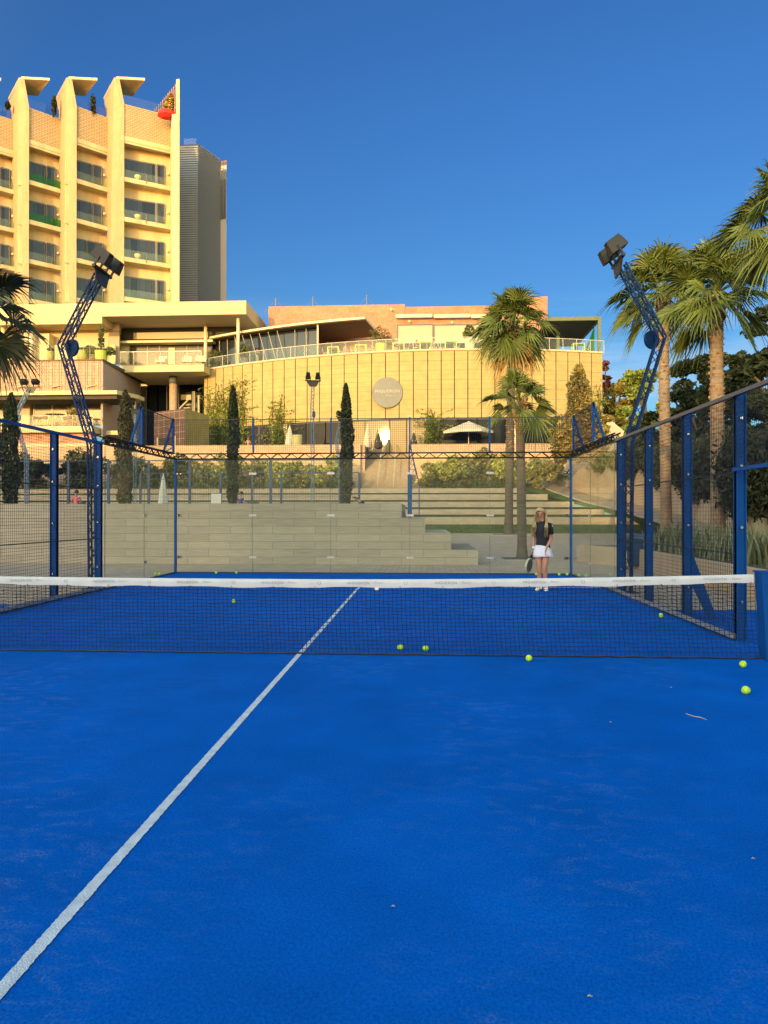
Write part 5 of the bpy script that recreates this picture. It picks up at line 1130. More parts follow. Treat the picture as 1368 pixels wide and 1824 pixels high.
# ================================================================ SECOND COURT behind the bench block
def court2_fence(Y, us, vtop, z0, label, mesh=None, loc_u=300):
    x0 = bear(us[0])*Y; x1 = bear(us[-1])*Y; off = (x0, Y, z0); t = thing('court_fence', label, 'fence', off); zt_ = zat(vtop, Y, loc_u)
    P2 = mat('far_blue_paint', (.008,.045,.13), .5)
    for u in us: x = bear(u)*Y; MB(off).box(x-.07, x+.07, Y-.04, Y+.04, z0, zt_).build('post', P2, t)
    MB(off).box(x0, x1, Y-.03, Y+.03, zt_, zt_+.05).build('top_rail', P2, t)
    m = MB(off)
    for s_ in (.33,.66): m.bar((x0,Y,z0+(zt_-z0)*s_),(x1,Y,z0+(zt_-z0)*s_), .02)
    m.build('middle_rail', P2, t); m = MB(off); wiregrid(m, (x0,Y+.045), (x1,Y+.045), z0+.05, zt_, .15, .006, (0,-1)); m.build('wire_panel', WIRE, t)
court2_fence(38, [-40,-5,122,193,265,338,482,607], 821, 1.45, 'nearer blue mesh fence of the second court standing on the platform behind the bench')
court2_fence(46, [250,287,393,449,501,640], 843, 1.45, 'farther blue mesh fence of the second court in front of the terraces', loc_u=400)
PALEB = mat('pale_blue_paint', (.10,.17,.26), .5, var=.1)
mast('pale blue lattice floodlight mast at the far left, above the mesh fence', 1, 'x', PALEB, 6.25, (bear(48)*33, 33, 1.45), 0)
mast('blue lattice floodlight mast with two lamps, left of centre before the curved wall', 1, 'y', PALEB, 6.35, (bear(557)*32.8, 32.8, 1.45), math.radians(-78))
mast('pale floodlight mast with a single visible lamp just left of the tall centre cypress', 1, 'y', PALEB, 6.2, (bear(606)*44, 44, 1.45), math.radians(-60))
mast('pale floodlight mast partly hidden by the brownish cypress at the left', 1, 'y', PALEB, 6.2, (bear(240)*40, 40, 1.45), math.radians(-70))
m = MB((bear(730)*25.5,25.5,0)); o_ = m.o; x = o_[0]; m.bar((x,25.5,0),(x,25.5,2.9), .16, .1); m.tube([(x+.34,25.5,1.3),(x+.34,25.5,2.6),(x+.1,25.5,3.6)], .018, 6); bp_ = thing('corner_post', 'blue corner post with a lattice bracket behind the back glass, above the third step', 'post', o_); m.build('post', BLUE, bp_)
m = MB(o_); a = Vector((x-.02,25.5,2.9)); 
for k in range(6): m.bar((x-.02,25.5,2.9+.2*k),(x+.24-.04*k,25.5,2.9+.2*k), .02); m.bar((x-.02,25.5,2.9+.2*k),(x+.24-.04*(k+1),25.5,2.9+.2*(k+1)), .02) if k < 5 else None
m.bar((x-.02,25.5,2.9),(x-.02,25.5,4.0), .05); m.bar((x+.24,25.5,2.9),(x+.02,25.5,4.0), .04); m.build('lattice_bracket', BLUE, bp_)
def bin_(u, v, Y, w, h, z, label, col):
    x = bear(u)*Y; o = (x,Y,z); t = thing('litter_bin', label, 'litter bin', o); MB(o).lathe((x,Y,z), [(w*.42,0.0),(w*.5,.02),(w*.5,h-.06),(w*.46,h-.05)], 14).build('bin_body', col, t, smooth=False)
    MB(o).lathe((x,Y,z), [(w*.53,h-.05),(w*.55,h-.02),(w*.45,h+.03),(w*.1,h+.05)], 14).build('lid', col, t)
bin_(456,877,36,.32,.62,1.45,'blue bin standing behind the bench block by the second court fence',mat('bin_blue',(.01,.03,.10),.5))
xb2 = bear(1131)*19.6; o = (xb2-.0,19.0,0); t = thing('litter_bin', 'dark blue tapered litter bin seen through the mesh beside the raised bed', 'litter bin', o); BB = mat('bin_blue2', (.02,.06,.14), .4)
m = MB(o); X0 = xb2-.32; m.hexa([(X0+.05,19.05,.08),(X0+.33,19.05,.08),(X0+.33,19.35,.08),(X0+.05,19.35,.08),(X0,19.0,.78),(X0+.38,19.0,.78),(X0+.38,19.4,.78),(X0,19.4,.78)]); m.build('bin_body', BB, t, bevel=.01)
m = MB(o); m.hexa([(X0-.03,18.97,.79),(X0+.41,18.97,.79),(X0+.41,19.43,.79),(X0-.03,19.43,.79),(X0+.0,19.0,.88),(X0+.36,19.0,.93),(X0+.36,19.4,.93),(X0+.0,19.4,.88)]); m.build('lid', BB, t, bevel=.01)
m = MB(o); m.box(X0+.15,X0+.22,19.4,19.47,0,.9); m.build('stand', BLUED, t)
m = MB((bear(385)*37.8,37.8,2.0)); m.box(m.o[0]-.28, m.o[0]+.28, 37.78, 37.80, 1.95, 2.6); m.box(m.o[0]-.2, m.o[0]+.2, 37.77, 37.779, 2.5, 2.52); tag(m.build('notice_board', mat('board_white', (.5,.52,.52), .5)), 'small pale blank notice board fixed to the second court fence', 'notice board')
# ================================================================ PARASOLS
def parasol(u, v0, v1, Y, w, label, col, is_open=False, zbase=None):
    x = bear(u)*Y; z0 = zbase if zbase is not None else ZG; z1 = zat(v1, Y, u); o = (x,Y,z0); t = thing('parasol', label, 'parasol', o, 0, 'garden parasols'); M_ = mat('parasol_cloth_%s' % col[0], col[1], .85, var=.08, vscale=2)
    MB(o).tube([(x,Y,z0),(x,Y,z1)], .045, 8).build('pole', CREAMW, t)
    MB(o).lathe((x,Y,z0), [(.42,0),(.42,.05),(.1,.09),(.07,.3)], 12).build('base', GREY, t)
    if is_open:
        h = 1.05; vs = [(x,Y,z1)]; n = 8
        for k in range(n):
            a = math.pi/8+2*math.pi*k/n; r = w*(1.08 if k % 2 == 0 else 1.0); vs += [(x+r*.5*math.cos(a),Y+r*.5*math.sin(a),z1-h*.47),(x+r*math.cos(a),Y+r*math.sin(a),z1-h*.92),(x+r*math.cos(a),Y+r*math.sin(a),z1-h*1.12)]
        fs = []
        for k in range(n): a = 1+3*k; b = 1+3*((k+1) % n); fs += [(0,a,b),(a,a+1,b+1,b),(a+1,a+2,b+2,b+1)]
        m = MB(o); m.add(vs, fs); c = m.build('canopy', M_, t); m = MB(o)
        for k in range(n): a = math.pi/8+2*math.pi*k/n; m.bar((x+.05*math.cos(a),Y+.05*math.sin(a),z1-.8),(x+w*.55*math.cos(a),Y+w*.55*math.sin(a),z1-h*.55), .025)
        m.build('ribs', FRAME, c)
    else:
        H = z1-z0; prof = [(.05,.42*0+.30),(w*.75,.36),(w*1.0,.5),(w*.85,1.1),(w*.62,H*.62),(w*.30,H*.86),(w*.12,H*.95),(.02,H)]; n = 20; vs = []; fs = []
        for r, z in prof:
            for k in range(n): a = 2*math.pi*k/n; q = r*(1+.16*math.cos(a*5+z)); vs.append((x+q*math.cos(a),Y+q*math.sin(a),z0+z))
        for i in range(len(prof)-1):
            for k in range(n): fs.append((i*n+k,i*n+(k+1) % n,(i+1)*n+(k+1) % n,(i+1)*n+k))
        m = MB(o); m.add(vs, fs); c = m.build('folded_cloth', M_, t, smooth=True); m = MB(o); m.lathe((x,Y,z0+H*.52), [(w*.78,0),(w*.80,.05),(w*.76,.1)], 14); m.build('tie', CREAMW, c)
WH = ('white', (.55,.48,.36)); DK = ('dark', (.05,.04,.03))
parasol(516,803,757,62.0,.42,'folded off white parasol just right of the leafy pier',WH)
parasol(655,803,755,62.3,.38,'folded off white parasol left of the sun glare',WH)
parasol(674,803,770,62.0,.36,'folded dark parasol right in front of the sun glare',DK)  # cloth coloured near black for its silhouette against the glare
parasol(737,803,768,62.2,.30,'folded dark parasol right of the glare before the pale glazing',DK)
parasol(835,803,750,61.9,2.25,'open off white parasol on the upper terrace before the dark glazing',WH,True)
parasol(291,893,843,42.5,.30,'folded white parasol behind the left glass, beside the second court',('pure',(.6,.6,.56)),zbase=1.45)
m = thing('garden_pot', 'tall pale round pot beside the folded parasol on the upper terrace', 'pot', (bear(530)*62,62,ZG)); q = MB((bear(530)*62,62,ZG)); q.lathe(q.o, [(.35,0),(.42,.6),(.45,1.6),(.40,1.62),(.38,1.45)], 16); q.build('pot_body', mat('pot_green', (.35,.34,.16), .8), m, smooth=True)
# low lit walls and plant boxes standing along the parapet
# ================================================================ TERRACE FURNITURE
LIME = mat('lime_lacquer', (.42,.55,.05), .4); SEATW = mat('chair_shell', (.50,.50,.42), .5)
def place(u, back=1.2): x = xf(u, back); return x, fy(x)+back
tb0 = None
def ltable(u, label):
    global tb0
    x, y = place(u, 1.3)
    if tb0: return dup(tb0, (x,y,ZTER), 0, label)
    t = thing('lime_table', label, 'table', (0,0,0), 0, 'lime green tables on the curved terrace')
    MB().box(-.55,.55,-.4,.4,.90,1.0).build('tabletop', LIME, t, bevel=.006)
    for sx in (-.5,.5):
        for sy in (-.35,.35): MB().box(sx-.05,sx+.05,sy-.05,sy+.05,0,.899).build('leg', LIME, t)
    t.location = (x,y,ZTER); tb0 = t; return t
ch0 = None
def tchair(u, rz, label, back=1.3):
    global ch0
    x, y = place(u, back)
    if ch0: return dup(ch0, (x,y,ZTER), rz, label)
    t = thing('terrace_chair', label, 'chair', (0,0,0), 0, 'pale chairs on the curved terrace')
    MB().box(-.22,.22,-.22,.22,.45,.49).build('seat', SEATW, t, bevel=.01)
    m = MB(); m.sheet([(-.2,.20,.49),(.2,.20,.49),(.17,.30,.98),(-.17,.30,.98)], (0,.03,0)); m.build('backrest', SEATW, t, bevel=.008)
    for sx in (-.19,.19):
        for sy in (-.19,.19): MB().bar((sx,sy,.45),(sx*1.15,sy*1.15,0), .03).build('leg', SEATW, t)
    t.location = (x,y,ZTER); t.rotation_euler = (0,0,rz); ch0 = t; return t
for u, l in ((594,'lime table in front of the curved canopy end, leftmost of the lime tables'),(643,'lime table left of the lime plant pot'),(710,'lime table just right of the lime plant pot'),(758,'lime table at which the person in red sits'),(803,'lime table right of the seated people'),(1030,'lime table under the green pergola')): ltable(u, l)
for u, r, l in ((580,1.57,'pale chair left of the leftmost lime table'),(607,-1.57,'pale chair right of the leftmost lime table'),(630,1.57,'pale chair left of the lime table by the plant pot'),(657,-1.57,'pale chair right of the lime table by the plant pot'),(724,-1.57,'pale chair between two lime tables left of the person in red'),(741,1.57,'pale chair under the person in red'),(774,-1.57,'pale chair under the person in white'),(786,1.57,'pale chair left of the last lime table before the palm'),(814,-1.57,'pale chair right of the last lime table before the palm'),(1044,-1.57,'pale chair under the green pergola')): tchair(u, r, l)
def pot(u, Y, zb, r, h, label, col, ph, pc, n=900, wdt=.6):
    x = bear(u)*Y; o = (x,Y,zb); t = thing('potted_plant', label, 'potted plant', o); MB(o).lathe(o, [(r*.72,0),(r*.8,.03),(r,h-.06),(r*1.04,h),(r*.9,h),(r*.85,h-.1)], 16).build('pot', col, t, smooth=False)
    m = MB(o)
    for k in range(5): m.tube([(x,Y,zb+h-.1),(x+random.uniform(-.3,.3)*wdt,Y+random.uniform(-.2,.2),zb+h+ph*.7)], [.03,.012], 5)
    m.build('stems', BARK, t); V, F = leafquads(blobpts([(x,Y,zb+h+ph*.55,wdt,.45,ph*.5),(x-.2,Y,zb+h+ph*.3,wdt*.8,.4,ph*.35)], n), .11, .4); npmesh('foliage', V, F, leafmat(*pc), t, o)
x, y = place(678, 1.0); pot(678, y, ZTER, .48, .95, 'wide lime pot with a loose shrub on the curved terrace', LIME, 1.5, ('terrace_leaf',(.10,.11,.04)), 700, 1.0)
x, y = place(837, 1.0); pot(837, y, ZTER, .5, 1.15, 'tall cream pot with a small palm left of the tall palm crown', CREAMW, 1.3, ('terrace_leaf2',(.09,.12,.03)))
x, y = place(437, 1.0); pot(437, y, ZTER, .42, .75, 'dark grey pot with a leafy shrub on the left end of the curved terrace', GREY, 1.5, ('terrace_leaf',(.1,.11,.04)))
x, y = place(384, 1.2); pot(384, y, ZTER, .4, .6, 'bushy olive plant behind the railing beside the pale column', GREY, 1.5, ('terrace_leaf',(.1,.11,.04)), 1100, 1.1)
x, y = place(690, 1.6); pot(694, y, ZTER, .35, .6, 'small shrub beside the wide lime pot', GREY, 1.1, ('terrace_leaf2',(.09,.12,.03)), 500, .8)
for u, v0, w, l in ((37,640,.42,'broad lime planter tub at the far left of the left terrace'),(90,640,.36,'slim lime planter tub in the middle of the left terrace'),(148,640,.62,'wide lime tub on the left terrace behind the mast')):
    Yp = 65.5; zb = zl1+.12; o = (bear(u)*Yp,Yp,zb); t = thing('planter_tub', l, 'planter', o, 0, 'lime planter tubs on the left terrace'); MB(o).lathe(o, [(w*.75,0),(w,1.25),(w*.9,1.27),(w*.85,1.1)], 16).build('tub', mat('lime_dull', (.34,.34,.05), .6), t, smooth=True)
    V, F = leafquads(blobpts([(o[0],Yp,zb+1.4,w*.8,.4,.25)], 200), .12); npmesh('foliage', V, F, leafmat('terrace_leaf',(.1,.11,.04)), t, o)
o = (bear(180)*65,65,zl1+.12); t = thing('topiary', 'spiral topiary with side bushes in a lime tub at the end of the left terrace', 'potted tree', o); MB(o).lathe(o, [(.5,0),(.62,1.1),(.55,1.1),(.5,.9)], 16).build('tub', LIME, t)
V, F = leafquads(blobpts([(o[0],65,o[2]+1.2+.5*k,.30-.02*k,.3,.25) for k in range(5)]+[(o[0]-.9,65,o[2]+1.2,.6,.3,.35),(o[0]+.8,65,o[2]+1.1,.6,.3,.4),(o[0]-1.3,65,o[2]+1.5,.25,.3,.2)], 1800), .10); npmesh('foliage', V, F, leafmat('terrace_leaf2',(.09,.12,.03)), t, o)
MB(o).tube([(o[0],65,o[2]+.8),(o[0],65,o[2]+3.0)], .04, 6).build('stem', BARK, t)
# bar tables and stools of the terrace restaurant
bt0 = None
for u, l in ((92,'high bar table at the left of the restaurant terrace'),(104,'high bar table second from the left on the restaurant terrace'),(140,'high bar table right of the potted palm on the restaurant terrace')):
    Yb_ = 63.4; x = bear(u)*Yb_
    if bt0: dup(bt0, (x,Yb_,zf1), 0, l); continue
    t = thing('bar_table', l, 'bar table', (0,0,0), 0, 'high tables of the terrace restaurant'); MB().lathe((0,0,1.22), [(.55,0),(.56,.03),(.55,.06)], 16).build('tabletop', mat('table_brown', (.12,.07,.04), .5), t)
    for q in range(4): a = .78+1.57*q; MB().bar((.08*math.cos(a),.08*math.sin(a),1.22),(.42*math.cos(a),.42*math.sin(a),0), .05).build('leg', mat('leg_brown', (.30,.2,.13), .6), t)
    t.location = (x,Yb_,zf1); bt0 = t
st0 = None
for k, u in enumerate((60,70,80,116,122,128,152,160)):
    Yb_ = 63.1+.3*(k % 2); x = bear(u)*Yb_; l = ['bar stool farthest left on the restaurant terrace','second bar stool from the left on the restaurant terrace','bar stool beside the left high table','first bar stool right of the two close high tables','bar stool left of the potted palm','bar stool in front of the potted palm','bar stool right of the last high table','rightmost bar stool beside the mast'][k]
    if st0: dup(st0, (x,Yb_,zf1), .3*k, l); continue
    t = thing('bar_stool', l, 'bar stool', (0,0,0), 0, 'stools of the terrace restaurant'); MB().lathe((0,0,.78), [(.2,0),(.24,.05),(.25,.25),(.21,.26),(.19,.1)], 10).build('seat', BLACK, t)
    for q in range(4): a = .78+1.57*q; MB().bar((.1*math.cos(a),.1*math.sin(a),.78),(.27*math.cos(a),.27*math.sin(a),0), .035).build('leg', MATS['leg_brown'], t)
    t.location = (x,Yb_,zf1); st0 = t
o = (bear(129)*64.3,64.3,zf1); t = thing('potted_palm', 'small bushy potted palm inside the terrace restaurant', 'potted plant', o); MB(o).lathe(o, [(.3,0),(.38,.6),(.3,.6)], 12).build('pot', GREY, t)
spk = spiky(o[0], o[1], zf1+.7, 1.5, 90, 'x', mat('palm_small_leaf', (.20,.20,.04), .6, island=.3), None); spk.parent = t; spk.location = (0,0,.7); spk.name = 'fronds'
for p_ in ('label','category'): del spk[p_]
lc0 = None
for k, (u, v) in enumerate(((288,648),(334,648),(357,648))):
    Yb_ = 69.4; x = bear(u)*Yb_; l = ['cream lounge chair left of centre on the glass fronted balcony','cream lounge chair right of centre on the glass fronted balcony','cream lounge chair beside the pale column on the balcony'][k]
    if lc0: dup(lc0, (x,Yb_,zat(650,69.4,300)), .2*k, l); continue
    t = thing('lounge_chair', l, 'lounge chair', (0,0,0), 0, 'lounge chairs on the glass fronted balcony'); MB().box(-.42,.42,-.45,.4,.22,.42).build('seat', CREAMW, t, bevel=.03); MB().box(-.42,.42,.25,.45,.42,1.0).build('backrest', CREAMW, t, bevel=.03)
    for sx in (-.5,.42): MB().box(sx,sx+.08,-.45,.45,.22,.62).build('armrest', CREAMW, t)
    for sx in (-.4,.4):
        for sy in (-.4,.4): MB().box(sx-.03,sx+.03,sy-.03,sy+.03,0,.22).build('leg', FRAME, t)
    t.location = (x,Yb_,zat(650,69.4,300)); lc0 = t
# ================================================================ PEOPLE
SKINC = mat('skin', (.42,.215,.135), .55, var=.05, vscale=9); 
def bake(o, me_name):
    dg = bpy.context.evaluated_depsgraph_get(); me = bpy.data.meshes.new_from_object(o.evaluated_get(dg)); mt = o.data.materials[0]; old = o.data; o.modifiers.clear(); o.data = me; me.name = me_name
    me.materials.clear(); me.materials.append(mt); me.polygons.foreach_set('use_smooth', [True]*len(me.polygons)); bpy.data.meshes.remove(old)
def skin(name, pts, edges, roots, m, parent, sub=2):
    """one continuous tapering surface grown round connected joints; pts: (x,y,z,rx,ry)"""
    me = bpy.data.meshes.new(name); me.from_pydata([p[:3] for p in pts], edges, []); o = bpy.data.objects.new(name, me); COL.objects.link(o); me.materials.append(m)
    sk = o.modifiers.new('skin', 'SKIN'); sk.use_smooth_shade = True; sk.branch_smoothing = .6
    if not me.skin_vertices: me.skin_vertices.new(name='')
    for i, p in enumerate(pts): me.skin_vertices[0].data[i].radius = (p[3], p[4] if len(p) > 4 else p[3]); me.skin_vertices[0].data[i].use_root = i in roots
    if sub: s2 = o.modifiers.new('sub', 'SUBSURF'); s2.levels = sub; s2.render_levels = sub
    bpy.context.view_layer.update(); bake(o, name); o.parent = parent; return o
def hand(pts, edges, w, d, palm_side, r=.0088, curl=.5):
    """palm and five separate bent fingers starting at wrist index w, pointing along d"""
    d = Vector(d).normalized(); s = Vector(palm_side).normalized(); n = d.cross(s).normalized(); W_ = Vector(pts[w][:3]); roots = []
    pc = W_+d*.045; pts.append((*pc, .030, .016)); edges.append((w, len(pts)-1)); pi = len(pts)-1
    pe = W_+d*.075; pts.append((*pe, .030, .015)); edges.append((pi, len(pts)-1))
    for k, (o_, l) in enumerate(((-.027,.068),(-.009,.078),(.009,.073),(.026,.056))):
        b = W_+d*.070+s*o_; i0 = len(pts); pts.append((*b, r, r)); roots.append(i0); dd = (d+s*o_*3).normalized(); q = b
        for j, f_ in enumerate((.42,.33,.25)):
            dd = (dd+n*curl*.5*(j+.3)).normalized(); q = q+dd*l*f_; pts.append((*q, r*(.95-.1*j), r*(.95-.1*j))); edges.append((i0+j, i0+j+1))
    b = W_+d*.025-s*.022; i0 = len(pts); pts.append((*b, r*1.15, r*1.15)); roots.append(i0)
    q = b+(d-s*.9).normalized()*.034; pts.append((*q, r*1.05, r*1.05)); q2 = q+(d-s*.15+n*.4).normalized()*.03; pts.append((*q2, r*.9, r*.9)); edges += [(i0,i0+1),(i0+1,i0+2)]
    return roots
def figure(label, loc, rz, J, top, bottom, hairc, skinc=SKINC, sleeve=.5, leg_cover=1., group=None, face=True, cat='person', shoes=(.6,.6,.6), loft_top=None):
    t = thing('person', label, cat, loc, rz, group); g = lambda k: Vector(J[k])
    P = []; E = []
    def add(k, r1, r2=None, fr=None):
        P.append((*(J[k] if isinstance(k, str) else k), r1, r2 or r1)); i = len(P)-1
        if fr is not None: E.append((fr, i))
        return i
    pel = add('pelvis', .115, .085); wa = add(tuple(g('pelvis').lerp(g('chest'), .5)), .095, .075, pel); che = add('chest', .125, .085, wa); nb_ = add('neckbase', .055, .05, che); nk = add('neck', .042, .045, nb_)
    hd = Vector(J['head']); up = (hd-g('neck')).normalized(); jaw = add(tuple(hd-up*.035), .058, .068, nk); mid = add(tuple(hd+up*.02), .072, .088, jaw); topv = add(tuple(hd+up*.085), .052, .062, mid)
    roots = [pel]
    for s_ in ('L','R'):
        sh = add('sho'+s_, .048, .045, che); el = add('elb'+s_, .034, .034, sh); mf = add(tuple(g('elb'+s_).lerp(g('wri'+s_), .3)), .033, .033, el); wr = add('wri'+s_, .022, .02, mf)
        d = (g('wri'+s_)-g('elb'+s_)).normalized(); d = Vector(J.get('hand'+s_, tuple(d))).normalized(); side = Vector((0,-1,0)) if abs(d.y) < .7 else Vector((1,0,0)); side = (side-d*side.dot(d)).normalized(); roots += hand(P, E, wr, d, side, curl=(.5 if s_ == 'L' else .9)*(1 if s_ == 'L' else -1))
        hp = add('hip'+s_, .082, .085, pel); mt = add(tuple(g('hip'+s_).lerp(g('kne'+s_), .5)), .068, .072, hp); kn = add('kne'+s_, .048, .05, mt); cf = add(tuple(g('kne'+s_).lerp(g('ank'+s_), .3)+Vector((0,.01,0))), .047, .05, kn); an = add('ank'+s_, .029, .032, cf)
        to = Vector(J['toe'+s_]); add(tuple(g('ank'+s_).lerp(to, .45)), .024, .022, an); add(tuple(to), .018, .014, len(P)-1)
    skin('body', P, E, roots, skinc, t)
    # top
    P2 = []; E2 = []; 
    def a2(p, r1, r2, fr=None):
        P2.append((*p, r1, r2)); i = len(P2)-1
        if fr is not None: E2.append((fr, i))
        return i
    w0 = a2(tuple(g('pelvis').lerp(g('chest'), .12)), .118, .095); w1 = a2(tuple(g('pelvis').lerp(g('chest'), .5)), .112, .09, w0); c_ = a2(J['chest'], .140, .10, w1); a2(tuple(g('neckbase').lerp(g('chest'), .18)), .070, .062, c_)
    for s_ in ('L','R'):
        s1 = a2(J['sho'+s_], .060, .058, c_); a2(tuple(g('sho'+s_).lerp(g('elb'+s_), sleeve)), .050, .048, s1)
    if loft_top is None: skin('shirt', P2, E2, [w0], top, t)
    else:
        m = MB(); m.loft([(q[0],q[1],q[2],q[3],q[4]) for q in loft_top], 28); so_ = m.build('shirt', top, t, smooth=True)
        for s_ in ('L','R'):
            a_ = g('sho'+s_); b_ = a_.lerp(g('elb'+s_), sleeve); i_ = a_+Vector((-.05 if a_.x > 0 else .05, 0, .012)); m = MB(); m.tube([i_, a_+Vector((0,0,.002)), a_.lerp(b_, .4), b_], [.050,.060,.056,.053], 16); m.build('sleeve', top, t, smooth=True)
    if bottom is not None:
        P3 = []; E3 = []; P3.append((*J['pelvis'], .125, .10)); P3.append((*(g('pelvis')+Vector((0,0,.06))), .115, .09)); E3.append((0,1))
        for s_ in ('L','R'):
            P3.append((*J['hip'+s_], .095, .098)); E3.append((0, len(P3)-1)); k = len(P3)-1
            P3.append((*J['kne'+s_], .060, .062)); E3.append((k, k+1))
            if leg_cover > .6: P3.append((*(g('ank'+s_)+Vector((0,0,.03))), .045, .048)); E3.append((k+1, k+2))
        skin('trousers', P3, E3, [0], bottom, t)
    for s_ in ('L','R'):
        a = g('ank'+s_); to = Vector(J['toe'+s_]); f = (to-a); f.z = 0; f.normalize(); rr = Vector((-f.y, f.x, 0)); zz = min(to.z, a.z)-.045; m = MB(); rings = []
        for q, w_, h_ in ((-.065,.030,.06),(-.035,.042,.095),(.03,.045,.10),(.09,.048,.072),(.15,.046,.052),(.185,.026,.032)):
            c = a+f*q; rings.append([(c+rr*w_*x_).to_tuple()[:2]+(zz+h_*y_,) for x_, y_ in ((-1,0),(1,0),(1,.55),(.55,1),(-.55,1),(-1,.55))])
        vs = [p for r_ in rings for p in r_]; fs = [(i*6+k, i*6+(k+1) % 6, (i+1)*6+(k+1) % 6, (i+1)*6+k) for i in range(5) for k in range(6)]+[(5,4,3,2,1,0),tuple(range(30,36))]
        m.add(vs, fs); sh_ = m.build('shoe', mat('shoe_%d' % int(shoes[0]*100), shoes, .6), t, smooth=True); sb = sh_.modifiers.new('sub', 'SUBSURF'); sb.levels = 1; sb.render_levels = 1
    # head details: hd is mid head, fr faces -Y in the local frame unless told
    fd = Vector(J.get('face', (0,-1,0))).normalized(); rt = Vector((-fd.y, fd.x, 0)).normalized()
    if face:
        for q in (-1, 1):
            m = MB(); c = hd+fd*.081+rt*.029*q+up*.012; m.lathe(tuple(c-Vector((0,0,.009))), [(.001,0),(.010,.004),(.013,.009),(.010,.014),(.001,.018)], 10, 1., .5); e_ = m.build('eye', mat('eye_dark', (.04,.03,.03), .3), t, smooth=True)
            m = MB(); m.bar(tuple(hd+fd*.086+rt*.016*q+up*.031), tuple(hd+fd*.078+rt*.044*q+up*.029), .006); m.build('eyebrow', hairc, t)
            m = MB(); c = hd+rt*.078*q+up*-.0; m.lathe(tuple(c-Vector((0,0,.025))), [(.002,0),(.009,.01),(.012,.03),(.008,.048),(.002,.052)], 8, .7, 1.3); m.build('ear', skinc, t, smooth=True)
        m = MB(); m.tube([tuple(hd+fd*.084+up*.015), tuple(hd+fd*.103-up*.018), tuple(hd+fd*.088-up*.024)], [.008,.013,.009], 8); m.build('nose', skinc, t, smooth=True)
        m = MB(); m.bar(tuple(hd+fd*.085-rt*.022-up*.046), tuple(hd+fd*.085+rt*.022-up*.046), .012); m.build('mouth', mat('lip', (.36,.13,.11), .5), t, bevel=.004)
    return t, hd, fd, rt, up
def hair_cap(t, hd, fd, rt, up, hm, rs=1.0):
    vs = []; fs = []; n = 18; rows_ = 9
    for i in range(rows_):
        th = math.pi*(.02+.60*i/(rows_-1))
        for k in range(n):
            a = 2*math.pi*k/n; v = rt*math.cos(a)+(-fd)*math.sin(a); front = max(0, -math.sin(a)); th2 = th*(1-.42*front)
            vs.append(tuple(hd+up*.022-fd*.012+(v*math.sin(th2)*Vector((1,1,1)).x*.090+up*math.cos(th2)*.108)*rs+(-fd)*max(0, math.sin(a))*.012))
    for i in range(rows_-1):
        for k in range(n): fs.append((i*n+k, i*n+(k+1) % n, (i+1)*n+(k+1) % n, (i+1)*n+k))
    fs.append(tuple(range(n))); m = MB(); m.add(vs, fs); o = m.build('hair', hm, t, smooth=True); sd = o.modifiers.new('solid', 'SOLIDIFY'); sd.thickness = .008; return o
STAND = dict(pelvis=(0,0,.84), chest=(0,.005,1.14), neckbase=(0,.012,1.285), neck=(0,.008,1.345), head=(0,-.012,1.455), shoL=(-.145,.01,1.235), elbL=(-.19,.03,.98), wriL=(-.20,-.03,.76), shoR=(.145,.01,1.235), elbR=(.19,.03,.98), wriR=(.19,-.05,.76),
    hipL=(-.082,0,.78), kneL=(-.085,-.01,.43), ankL=(-.09,.015,.075), toeL=(-.10,-.13,.04), hipR=(.082,0,.78), kneR=(.085,-.02,.43), ankR=(.09,.0,.075), toeR=(.10,-.14,.04))
def pose(**k): d = dict(STAND); d.update(k); return d
BLOND = mat('blond_hair', (.42,.31,.15), .55, var=.3, vscale=60, stretch=(1,1,.08), bump=.5, bscale=90); DHAIR = mat('dark_hair', (.03,.022,.015), .6); NAVY = mat('navy_cloth', (.008,.010,.022), .85, var=.2, vscale=12, bump=.3, bscale=14)
# ---- the woman on the court
gx_, gy_ = bear(966)*13.45, 13.45
J = pose(chest=(.0,.0,1.15), head=(-.02,-.02,1.455), face=(-.12,-1,-.04), shoL=(-.13,.02,1.25), elbL=(-.165,.06,1.01), wriL=(-.165,-.01,.795), handL=(-.03,-.10,-1), shoR=(.145,-.01,1.24), elbR=(.165,.0,.99), wriR=(.085,-.115,.81), handR=(-.22,-.12,-.9),
    hipL=(-.064,0,.80), kneL=(-.058,-.05,.44), ankL=(-.052,.0,.085), toeL=(-.085,-.14,.045), hipR=(.080,0,.80), kneR=(.052,-.07,.45), ankR=(.058,.03,.085), toeR=(.080,-.10,.045), pelvis=(.012,0,.845))
wt, hd, fd, rt, up = figure('blonde woman in dark polo shirt and white tennis skirt waiting before the back glass', (gx_, gy_, .0), math.radians(-16), J, NAVY, None, BLOND, sleeve=.66, shoes=(.75,.75,.75), loft_top=[(.015,0,.805,.140,.108),(.01,0,.86,.134,.10),(.006,0,.95,.122,.092),(.003,0,1.03,.124,.094),(.002,-.005,1.12,.138,.104),(0,-.004,1.19,.148,.10),(0,.002,1.235,.142,.085),(0,.006,1.268,.110,.068),(0,.008,1.292,.068,.056),(0,.006,1.312,.056,.052)])
m = MB(); vs = []; fs = []; n = 40; rws = [(.865,.125,.092),(.83,.138,.105),(.76,.160,.125),(.69,.178,.138),(.645,.190,.146)]
for i, (z, rx, ry) in enumerate(rws):
    for k in range(n): a = 2*math.pi*k/n; q = 1+(.05*i/4)*math.cos(a*11+i*.3); vs.append((rx*q*math.cos(a)+.012*i/4, ry*q*math.sin(a), z-.008*math.cos(a*3)*i/4))
for i in range(len(rws)-1):
    for k in range(n): fs.append((i*n+k, i*n+(k+1) % n, (i+1)*n+(k+1) % n, (i+1)*n+k))
